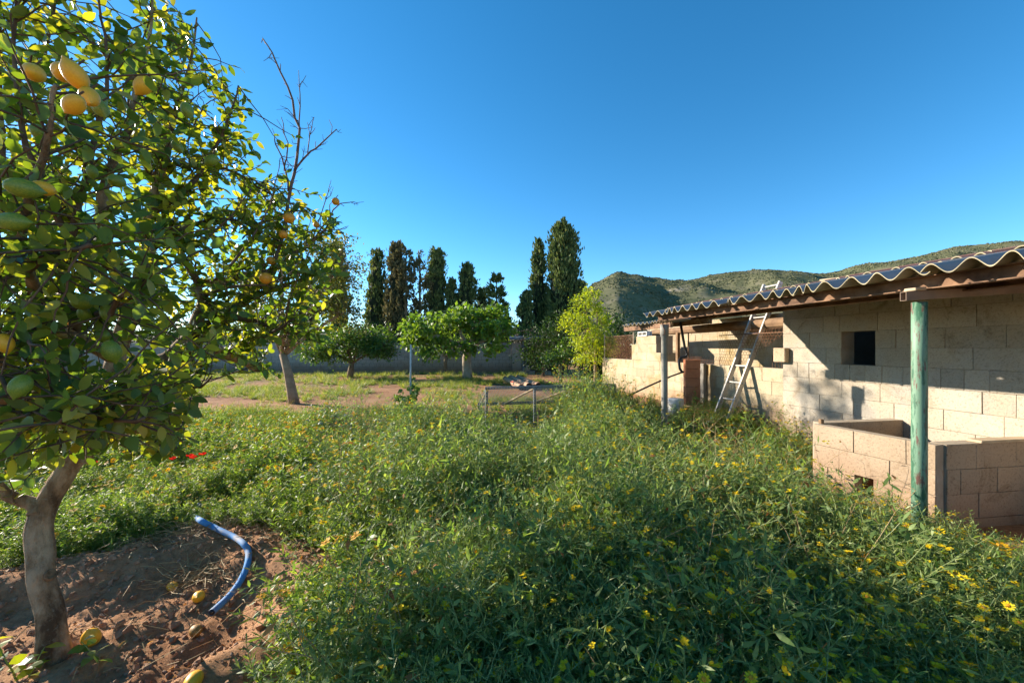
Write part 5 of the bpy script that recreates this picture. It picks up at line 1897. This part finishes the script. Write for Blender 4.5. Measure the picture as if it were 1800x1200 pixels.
def daisy(mb_, p, nrm, rad, mp, mc, r_, n_=10):
    nrm = nrm.normalized(); x = nrm.orthogonal().normalized(); y = nrm.cross(x)
    for k in range(n_):
        a = k / n_ * 6.283 + r_.uniform(-.1, .1)
        d_ = x * math.cos(a) + y * math.sin(a); s_ = nrm.cross(d_)
        d2 = d_ + nrm * r_.uniform(-.1, .25)
        mb_.poly([p + d_ * rad * .25, p + d2 * rad * .72 - s_ * rad * .2, p + d2 * rad, p + d2 * rad * .72 + s_ * rad * .2], mp)
    ring = [p + (x * math.cos(k * 1.047) + y * math.sin(k * 1.047)) * rad * .34 + nrm * .001 for k in range(6)]
    top = p + nrm * rad * .2
    mb_.raw(ring + [top], [(k, (k + 1) % 6, 6) for k in range(6)], mc)


def curve_pts(p, d_, L_, n_, r_, wob, grav):
    pts = [p.copy()]
    d_ = d_.normalized()
    for _ in range(n_):
        d_ = (d_ + Vector((r_.gauss(0, wob), r_.gauss(0, wob), r_.gauss(grav, wob * .6)))).normalized()
        pts.append(pts[-1] + d_ * L_ / n_)
    return pts


WM = [M['weed_stem'], M['weed_leaf'], M['weed_pod'], M['yellow'], M['grey_leaf'], M['dry_leaf'], M['orange_disc'], M['orange_y'], M['meadow_leaf'], M['grass'], M['straw']]
col_m = bpy.data.collections.new('mustard_kinds')
for v in range(7):
    r_ = random.Random(300 + v)
    mb = MB()
    H = .82
    flowering = v in (1, 4)
    for st in range(r_.choice((3, 4, 4))):
        az = r_.uniform(0, 6.28)
        lean = r_.uniform(.1, .75)
        pts = curve_pts(Vector((r_.uniform(-.03, .03), r_.uniform(-.03, .03), 0)), Vector((math.cos(az) * lean, math.sin(az) * lean, 1)), H * r_.uniform(.75, 1.05), 7, r_, .1, -.03)
        mb.tube(pts, [.0042, .004, .0036, .0032, .0027, .0022, .0017, .0012], 4, 0, cap=False)
        for i in range(1, 8):
            p = pts[i]
            if i <= 4:
                for _ in range(4 if i > 1 else 5):
                    a = r_.uniform(0, 6.28)
                    wleaf(mb, p + Vector((0, 0, r_.uniform(-.05, .05))), Vector((math.cos(a), math.sin(a), r_.uniform(-.3, .7))), r_.uniform(.06, .15), r_.uniform(.016, .042), 1 if r_.random() < .90 else (4 if r_.random() < .6 else 5), r_)
            for _ in range(2 if i > 1 else 0):
                a = r_.uniform(0, 6.28)
                bl_ = r_.uniform(.14, .34)
                bp_ = curve_pts(p, Vector((math.cos(a), math.sin(a), r_.uniform(.35, 1.1))), bl_, 5, r_, .13, .03)
                mb.tube(bp_, [.002, .0018, .0016, .0013, .001, .0007], 3, 0, cap=False)
                npod = int(bl_ * (34 if not flowering else 22))
                for q in range(npod):
                    kk = (.22 + .75 * q / npod) * 5
                    k0 = min(4, int(kk)); pt = bp_[k0].lerp(bp_[k0 + 1], kk - k0)
                    bd = (bp_[k0 + 1] - bp_[k0]).normalized()
                    sd_v = Matrix.Rotation(q * 2.4 + r_.random(), 3, bd) @ bd.orthogonal().normalized()
                    if r_.random() < .55:
                        spindle(mb, pt, bd * .65 + sd_v * r_.uniform(.7, 1.0), r_.uniform(.03, .062), r_.uniform(.0020, .0036), 2)
                    else:
                        wleaf(mb, pt, bd * .5 + sd_v, r_.uniform(.035, .075), r_.uniform(.009, .020), 1, r_)
                if (flowering and r_.random() < .6) or r_.random() < .03:
                    for _f in range(5):
                        flower4(mb, bp_[-1] + Vector((r_.gauss(0, .007), r_.gauss(0, .007), r_.gauss(0, .005))), r_.uniform(.008, .015), 3, r_)
                else:
                    for _f in range(3):
                        wleaf(mb, bp_[-1], Vector((r_.gauss(0, .6), r_.gauss(0, .6), 1)), .012, .005, 2, r_)
    proto(col_m, 'mustard_%02d' % v, mb, WM)

col_d = bpy.data.collections.new('meadow_kinds')
for v in range(7):
    r_ = random.Random(400 + v)
    mb = MB()
    for st in range(6):
        az = r_.uniform(0, 6.28); lean = r_.uniform(.15, .9)
        pts = curve_pts(Vector((r_.uniform(-.05, .05), r_.uniform(-.05, .05), 0)), Vector((math.cos(az) * lean, math.sin(az) * lean, 1)), r_.uniform(.22, .38), 5, r_, .15, 0)
        mb.tube(pts, [.0028, .0025, .0022, .0018, .0015, .0012], 3, 0, cap=False)
        for i in range(6):
            for _ in range(13):
                a = r_.uniform(0, 6.28)
                k = r_.random()
                p = pts[max(0, i - 1)].lerp(pts[i], k)
                wleaf(mb, p, Vector((math.cos(a), math.sin(a), r_.uniform(-.1, 1.0))), r_.uniform(.02, .05), r_.uniform(.0035, .009), 8 if r_.random() < .92 else 1, r_)
        if v in (0, 1, 3) and st < 2 or (v == 5 and st < 1):
            daisy(mb, pts[-1], Vector((r_.gauss(-.3, .4), r_.gauss(0, .4), 1)), r_.uniform(.015, .023), 7 if v != 1 else 3, 6, r_)
        elif v in (2,) and st < 3:
            for _f in range(6):
                flower4(mb, pts[-1] + Vector((r_.gauss(0, .009), r_.gauss(0, .009), r_.gauss(0, .006))), .009, 3, r_)
    proto(col_d, 'meadow_%02d' % v, mb, WM)

col_b = bpy.data.collections.new('broadleaf_kinds')
for v in range(3):
    r_ = random.Random(500 + v)
    mb = MB()
    for st in range(7):
        az = r_.uniform(0, 6.28)
        pts = curve_pts(Vector((0, 0, 0)), Vector((math.cos(az) * .8, math.sin(az) * .8, 1)), r_.uniform(.2, .55), 4, r_, .12, 0)
        mb.tube(pts, [.003, .0027, .0024, .002, .0016], 3, 0, cap=False)
        for _ in range(4):
            a = r_.uniform(0, 6.28)
            wleaf(mb, pts[r_.randint(2, 4)], Vector((math.cos(a), math.sin(a), r_.uniform(-.5, .5))), r_.uniform(.05, .10), r_.uniform(.03, .06), (4, 1, 5)[v] if r_.random() < .75 else 1, r_)
    proto(col_b, 'broadleaf_%02d' % v, mb, WM)

for v in range(2):
    r_ = random.Random(560 + v)
    mb = MB()
    for st in range(5):
        az = r_.uniform(0, 6.28)
        pts = curve_pts(Vector((r_.gauss(0, .03), r_.gauss(0, .03), 0)), Vector((math.cos(az) * .5, math.sin(az) * .5, 1)), r_.uniform(.5, .85), 6, r_, .09, -.02)
        mb.tube(pts, [.0032, .003, .0027, .0023, .0019, .0014, .0009], 4, 10, cap=False)
        for i in range(2, 7):
            bp_ = curve_pts(pts[i], Vector((r_.gauss(0, 1), r_.gauss(0, 1), .7)), r_.uniform(.05, .18), 3, r_, .2, 0)
            mb.tube(bp_, [.0016, .0014, .001, .0006], 3, 10, cap=False)
            if r_.random() < .6:
                wleaf(mb, bp_[-1], Vector((r_.gauss(0, 1), r_.gauss(0, 1), -.3)), r_.uniform(.03, .07), r_.uniform(.012, .03), 5, r_)
    proto(col_b, 'dry_stalk_%02d' % v, mb, WM)

col_g = bpy.data.collections.new('grass_kinds')
for v in range(4):
    r_ = random.Random(600 + v)
    mb = MB()
    for _ in range(34):
        az = r_.uniform(0, 6.28)
        pts = curve_pts(Vector((r_.gauss(0, .03), r_.gauss(0, .03), 0)), Vector((math.cos(az) * .5, math.sin(az) * .5, 1)), r_.uniform(.1, .3), 4, r_, .12, -.08)
        ribbon(mb, pts, r_.uniform(.003, .006), 9, Vector((math.cos(az + .4), math.sin(az + .4), .2)))
    if v == 1:
        for _ in range(14):
            a = r_.uniform(0, 6.28)
            wleaf(mb, Vector((0, 0, .02)), Vector((math.cos(a), math.sin(a), .5)), r_.uniform(.06, .12), .03, 8, r_)
    proto(col_g, 'grass_%02d' % v, mb, WM)


def gn_scatter(name, label, cat, coll, pts, rots, scl, idx):
    me = bpy.data.meshes.new(name)
    me.from_pydata([tuple(p) for p in pts], [], [])
    a = me.attributes.new('rot', 'FLOAT_VECTOR', 'POINT'); a.data.foreach_set('vector', np.asarray(rots, np.float32).ravel())
    a = me.attributes.new('scl', 'FLOAT_VECTOR', 'POINT'); a.data.foreach_set('vector', np.asarray(scl, np.float32).ravel())
    a = me.attributes.new('idx', 'INT', 'POINT'); a.data.foreach_set('value', np.asarray(idx, np.int32))
    o_ = link(name, me)
    g = bpy.data.node_groups.new(name, 'GeometryNodeTree')
    g.interface.new_socket('Geometry', in_out='INPUT', socket_type='NodeSocketGeometry')
    g.interface.new_socket('Geometry', in_out='OUTPUT', socket_type='NodeSocketGeometry')
    gi = g.nodes.new('NodeGroupInput'); go = g.nodes.new('NodeGroupOutput')
    iop = g.nodes.new('GeometryNodeInstanceOnPoints')
    ci = g.nodes.new('GeometryNodeCollectionInfo')
    ci.inputs['Collection'].default_value = coll
    ci.inputs['Separate Children'].default_value = True
    ci.inputs['Reset Children'].default_value = True
    iop.inputs['Pick Instance'].default_value = True
    def na(nm, ty):
        n_ = g.nodes.new('GeometryNodeInputNamedAttribute'); n_.data_type = ty
        n_.inputs['Name'].default_value = nm
        return n_.outputs['Attribute']
    er = g.nodes.new('FunctionNodeEulerToRotation')
    g.links.new(na('rot', 'FLOAT_VECTOR'), er.inputs[0])
    g.links.new(er.outputs[0], iop.inputs['Rotation'])
    g.links.new(na('scl', 'FLOAT_VECTOR'), iop.inputs['Scale'])
    g.links.new(na('idx', 'INT'), iop.inputs['Instance Index'])
    g.links.new(ci.outputs[0], iop.inputs['Instance'])
    g.links.new(gi.outputs[0], iop.inputs['Points'])
    g.links.new(iop.outputs[0], go.inputs[0])
    md = o_.modifiers.new('scatter', 'NODES'); md.node_group = g
    tag(o_, label, cat, kind='stuff')
    return o_


def st_of(x, y):
    v = Vector((x, y, 0)) - P0
    return v.dot(U), v.dot(N)


def free(x, y):
    """open ground where weeds may grow"""
    s, t = st_of(x, y)
    if t < .05: return False
    if -3.0 < s < -1.3 and t < 1.12: return False        # the pen
    h, r_0, rim = basin(x, y)
    if r_0 < rim + .2: return False
    return True


def weed_h(x, y):
    """height of the weeds, metres"""
    h = .68
    if y < 2.0: h = .50
    n_ = fbm(x * .8, y * .8, 5.5, 2) + 1.5 * fbm(x * 2.3, y * 2.3, 1.5, 2)
    # dip between the near clump and the tall one round the cage
    px = 900 + F * x / y
    if px > 700:
        if 800 < px < 1130 and 3.55 < y < 4.1: return .17 * max(.6, 1 + n_)
        if 830 < px < 1000 and y > 4.0:
            return (.48 if y < 5.0 else .30) * max(.7, min(1.15, 1 + .5 * n_))
        if y > 4.1:
            h = .66 - .08 * (y - 4.1) + .45 * math.exp(-((px - 1045) / 85) ** 2) * smooth(5.0, 6.0, y)
            if px < 960 and y > 5.0: h = .32
    s, t = st_of(x, y)
    if s < .2 and t < 2.3 and y < 5.5:
        h *= .55 + .35 * smooth(.9, 2.3, t)
    h = h * max(.45, 1 + .62 * n_)
    if s < .3 and t < 2.7 and y < 5.5: h = min(h, .30 + .06 * max(0, t - 1))
    if -.1 < s < 3 and t < 1.9: h = min(h, .26)
    return h


r_ = random.Random(901)
P_, Ro, Sc, Ix = [], [], [], []
tries = 0
while len(P_) < 3300 and tries < 60000:
    tries += 1
    y = .75 + 6.6 * r_.random() ** .85
    k = r_.uniform(-.47, 1.45)
    x = k * y + r_.uniform(-.1, .1)
    if not free(x, y): continue
    px = 900 + F * x / y
    s, t = st_of(x, y)
    # the left part of the yard is lower meadow
    lim = 620 + 60 * fbm(y * 1.5, 3.3, 0, 2) + (120 * smooth(3.2, 5.2, y))
    if px < lim and not (y > 3.7 and px > 230 and r_.random() < .16): continue
    if y > 6.9 and px < 900: continue
    if s < -1.2 and t < 1.45: continue
    dens = .60 + fbm(x * 2.3, y * 2.3, 1.5, 2) * 1.6
    if px > 780 and y < 5.1: dens -= .75 * math.exp(-((y - 3.8) / .25) ** 2)
    if r_.random() > dens: continue
    P_.append((x, y, zg(x, y) - .01))
    Ro.append((r_.gauss(0, .16), r_.gauss(0, .16), r_.uniform(0, 6.28)))
    hh = weed_h(x, y) / .82 * r_.uniform(.72, 1.12)
    if y < 1.5: hh = min(hh, .62)
    Sc.append((min(hh * 1.2, .95), min(hh * 1.2, .95), hh))
    near_wall = (s > -3 and t < 2.8) or y > 4.8
    patch = fbm(x * 1.1, y * 1.1, 12.5, 2)
    if near_wall and r_.random() < .7: kinds = (1, 4, 1, 4, 2)
    elif patch > .12: kinds = (1, 4, 2, 3, 6)
    elif patch < -.12: kinds = (0, 5, 0, 5, 0, 5, 6)
    else: kinds = (2, 3, 6, 3, 2, 0, 1, 4)
    Ix.append(r_.choice(kinds))
gn_scatter('mustard_weeds', 'dense tall green mustard weeds with pods and small yellow flowers', 'weeds', col_m, P_, Ro, Sc, Ix)

P_, Ro, Sc, Ix = [], [], [], []
tries = 0
while len(P_) < 6200 and tries < 120000:
    tries += 1
    y = 1.0 + 8.6 * r_.random() ** .8
    k = r_.uniform(-1.5, 1.2)
    x = k * y
    if not free(x, y): continue
    px = 900 + F * x / y
    s, t = st_of(x, y)
    if px > (1000 if 1.9 < y < 4 else 760) and (r_.random() > .3 or fbm(x * 1.4, y * 1.4, 3.7, 2) < .05): continue
    if y > 8.2 + 1.2 * fbm(x * .7, 2.0, 0, 2): continue
    if y < 1.6 and px < 560: continue
    if r_.random() > .75 + fbm(x * 1.1, y * 1.1, 6.2, 2) * .8: continue
    if s < -1.2 and t < 1.55 and r_.random() < .8: continue
    P_.append((x, y, zg(x, y) - .01))
    Ro.append((r_.gauss(0, .15), r_.gauss(0, .15), r_.uniform(0, 6.28)))
    hh = r_.uniform(.6, 1.25) * max(.5, 1 + 1.3 * fbm(x * 1.5, y * 1.5, 3.2, 2)) * (.75 if y > 6.8 else 1) * (.75 if x < -2.4 and y < 3.6 else 1)
    Sc.append((hh, hh, hh * r_.uniform(.85, 1.2)))
    Ix.append(r_.choice((0, 1, 2, 3, 0, 3, 2, 5, 6) if px < 760 and y > 3.4 else (0, 1, 3, 4, 5, 6, 4, 6)))
gn_scatter('meadow_flowers', 'low meadow of feathery green plants with yellow daisies', 'meadow', col_d, P_, Ro, Sc, Ix)

P_, Ro, Sc, Ix = [], [], [], []
while len(P_) < 520:
    y = 1.3 + 6 * r_.random()
    x = r_.uniform(-.45, 1.15) * y
    if not free(x, y) or 900 + F * x / y < 560 or 900 + F * x / y > 1470: continue
    s, t = st_of(x, y)
    if s < -1 and t < 1.6: continue
    P_.append((x, y, zg(x, y) + weed_h(x, y) * r_.uniform(-.1, .4)))
    Ro.append((r_.gauss(0, .2), r_.gauss(0, .2), r_.uniform(0, 6.28)))
    hh = r_.uniform(.5, 1.0)
    Sc.append((hh, hh, hh)); Ix.append(r_.choice((0, 1, 0, 1, 1, 2, 3, 4, 3)))
gn_scatter('broadleaf_weeds', 'broad leaved grey green weeds mixed into the mustard', 'weeds', col_b, P_, Ro, Sc, Ix)

P_, Ro, Sc, Ix = [], [], [], []
tries = 0
while len(P_) < 7000 and tries < 140000:
    tries += 1
    y = 2.2 + 20.4 * r_.random() ** .9
    x = r_.uniform(-1.4, .75) * y
    if not free(x, y): continue
    s, t = st_of(x, y)
    if t < .4: continue
    d_ = fbm(x * .42, y * .42, 8.8, 3)
    lim = -.04 if y > 8 else -.2
    if 8.6 < y < 12.5: lim = .04
    if d_ < lim + r_.gauss(0, .06): continue
    P_.append((x, y, zg(x, y) - .01))
    Ro.append((r_.gauss(0, .12), r_.gauss(0, .12), r_.uniform(0, 6.28)))
    hh = r_.uniform(.35, 1.0) * (1.2 if y > 12 else 1) * (.6 if y < 4.2 else 1)
    Sc.append((hh * 1.3, hh * 1.3, hh)); Ix.append(r_.randrange(4))
gn_scatter('grass_tufts', 'patchy grass tufts on the reddish orchard soil', 'grass', col_g, P_, Ro, Sc, Ix)


# seedlings at the foot of the lemon trunk
def seedling(px, py, lab, seed, H):
    r_ = random.Random(seed)
    g0 = on_ground(px, py)
    rt = empty('lemon_seedling', g0)
    tag(rt, lab, 'seedling')
    mb_ = MB()
    pts = curve_pts(g0 - Vector((0, 0, .01)), Vector((r_.gauss(0, .15), r_.gauss(0, .15), 1)), H, 5, r_, .08, 0)
    mb_.tube(pts, [.004, .0035, .003, .0025, .002, .0015], 5)
    mb_.build('stem', M['weed_stem'], rt)
    for j in range(9):
        a = j * 2.4
        d_ = Vector((math.cos(a), math.sin(a), r_.uniform(-.1, .5)))
        lm = MB()
        wleaf(lm, pts[min(5, 1 + j // 2)], d_, r_.uniform(.05, .08), r_.uniform(.028, .045), 0, r_)
        lm.build('leaf', M['lime_leaf'] if j % 3 == 0 else M['lemon_leaf'], rt)


seedling(176, 1165, 'small leafy seedling growing in front of the fallen lemon by the trunk', 5, .16)
seedling(28, 1190, 'bright green seedling left of the lemon trunk base', 6, .24)
seedling(45, 1195, 'second bright green seedling touching the lower left picture corner', 8, .13)

# poppies
for i, (px, py, Y, grp) in enumerate(((303, 808, 4.0, 0), (334, 803, 4.05, 0), (340, 806, 4.0, 0), (356, 800, 4.1, 0), (163, 816, 3.7, 0), (998, 693, 9.2, 1), (1006, 692, 9.2, 1), (985, 690, 9.4, 1), (900, 672, 12.5, 1))):
    p = at(px, py, Y)
    rt = empty('poppy', (p.x, p.y, zg(p.x, p.y)))
    tag(rt, ('red poppy left of the group of three in the meadow', 'left poppy of three clustered in the meadow', 'middle poppy of three clustered in the meadow', 'right poppy of three clustered in the meadow', 'single red poppy just right of the lemon trunk', 'red poppy beyond the wire cage, middle of three', 'red poppy beyond the wire cage, right of three', 'red poppy beyond the wire cage, left of three', 'far red poppy beside the clay pipes')[i], 'poppy', ('poppies near the lemon tree', 'poppies beyond the cage')[grp])
    rr = random.Random(i)
    sz = .032 if grp == 0 else .05
    mb = MB()
    for k in range(4):
        a = k * 1.571 + rr.random() * .4
        d_ = Vector((math.cos(a), math.sin(a), .55)); x = Vector((-math.sin(a), math.cos(a), 0)) * sz * .75
        mb.raw([p, p + d_ * sz * .6 - x, p + d_ * sz + Vector((0, 0, .01)) - x * .5, p + d_ * sz + Vector((0, 0, .01)) + x * .5, p + d_ * sz * .6 + x], [(0, 1, 2, 3, 4)])
    mb.build('petals', M['poppy'], rt)
    mb = MB(); mb.lathe(p, (0, 0, 1), [(0, .004), (.008, .007), (.012, .003)], 6); mb.build('centre', M['black_disc'], rt)
    mb = MB(); mb.tube([(p.x, p.y, zg(p.x, p.y)), (p.x + .01, p.y, p.z * .5), p], .0022, 4); mb.build('stem', M['weed_stem'], rt)

# the near daisies one can pick out
for i, (px, py, Y, lab) in enumerate(((1679, 1007, 1.62, 'yellow daisy upper left of a close pair below the green post'), (1706, 1022, 1.58, 'yellow daisy lower right of a close pair below the green post'),
                                      (1524, 1048, 1.50, 'yellow daisy left of its orange neighbour in the foreground weeds'), (1545, 1062, 1.47, 'orange tinted daisy right of its yellow neighbour in the weeds'),
                                      (1772, 1064, 1.45, 'wide open yellow daisy near the right picture edge'), (1730, 1067, 1.45, 'small side-on daisy left of the wide open one'),
                                      (1237, 1193, 1.12, 'yellow daisy at the lower picture edge, left one of two'), (1320, 1190, 1.12, 'yellow daisy at the lower picture edge, right one of two'),
                                      (1592, 923, 1.95, 'yellow daisy beside the foot of the green post'), (1793, 1094, 1.38, 'yellow daisy cut by the right picture edge'))):
    p = at(px, py, Y)
    rt = empty('daisy', (p.x, p.y, zg(p.x, p.y)))
    tag(rt, lab, 'daisy', 'large daisies in the foreground weeds')
    rr = random.Random(40 + i)
    nrm = Vector((rr.gauss(-.4, .3), rr.gauss(-.5, .2), 1)).normalized()
    rad = .019
    x = nrm.orthogonal().normalized(); y_ = nrm.cross(x)
    for k in range(11):
        a = k / 11 * 6.283
        d_ = x * math.cos(a) + y_ * math.sin(a); s_ = nrm.cross(d_)
        d2 = d_ + nrm * rr.uniform(-.1, .2)
        mb = MB()
        mb.raw([p + d_ * rad * .22, p + d2 * rad * .6 - s_ * rad * .19, p + d2 * rad * .95 - s_ * rad * .1, p + d2 * rad * .95 + s_ * rad * .1, p + d2 * rad * .6 + s_ * rad * .19], [(0, 1, 2, 3, 4)])
        mb.build('petal', M['yellow'] if i != 3 else M['orange_y'], rt)
    mb = MB(); mb.lathe(p, nrm, [(-.002, .004), (.001, .0068), (.0035, .005), (.0042, .002)], 10); mb.build('disc', M['orange_disc'], rt)
    mb = MB(); mb.tube([(p.x + .03, p.y + .02, zg(p.x, p.y)), (p.x + .015, p.y + .01, p.z * .5), p - nrm * .002], .0018, 4); mb.build('stem', M['weed_stem'], rt)
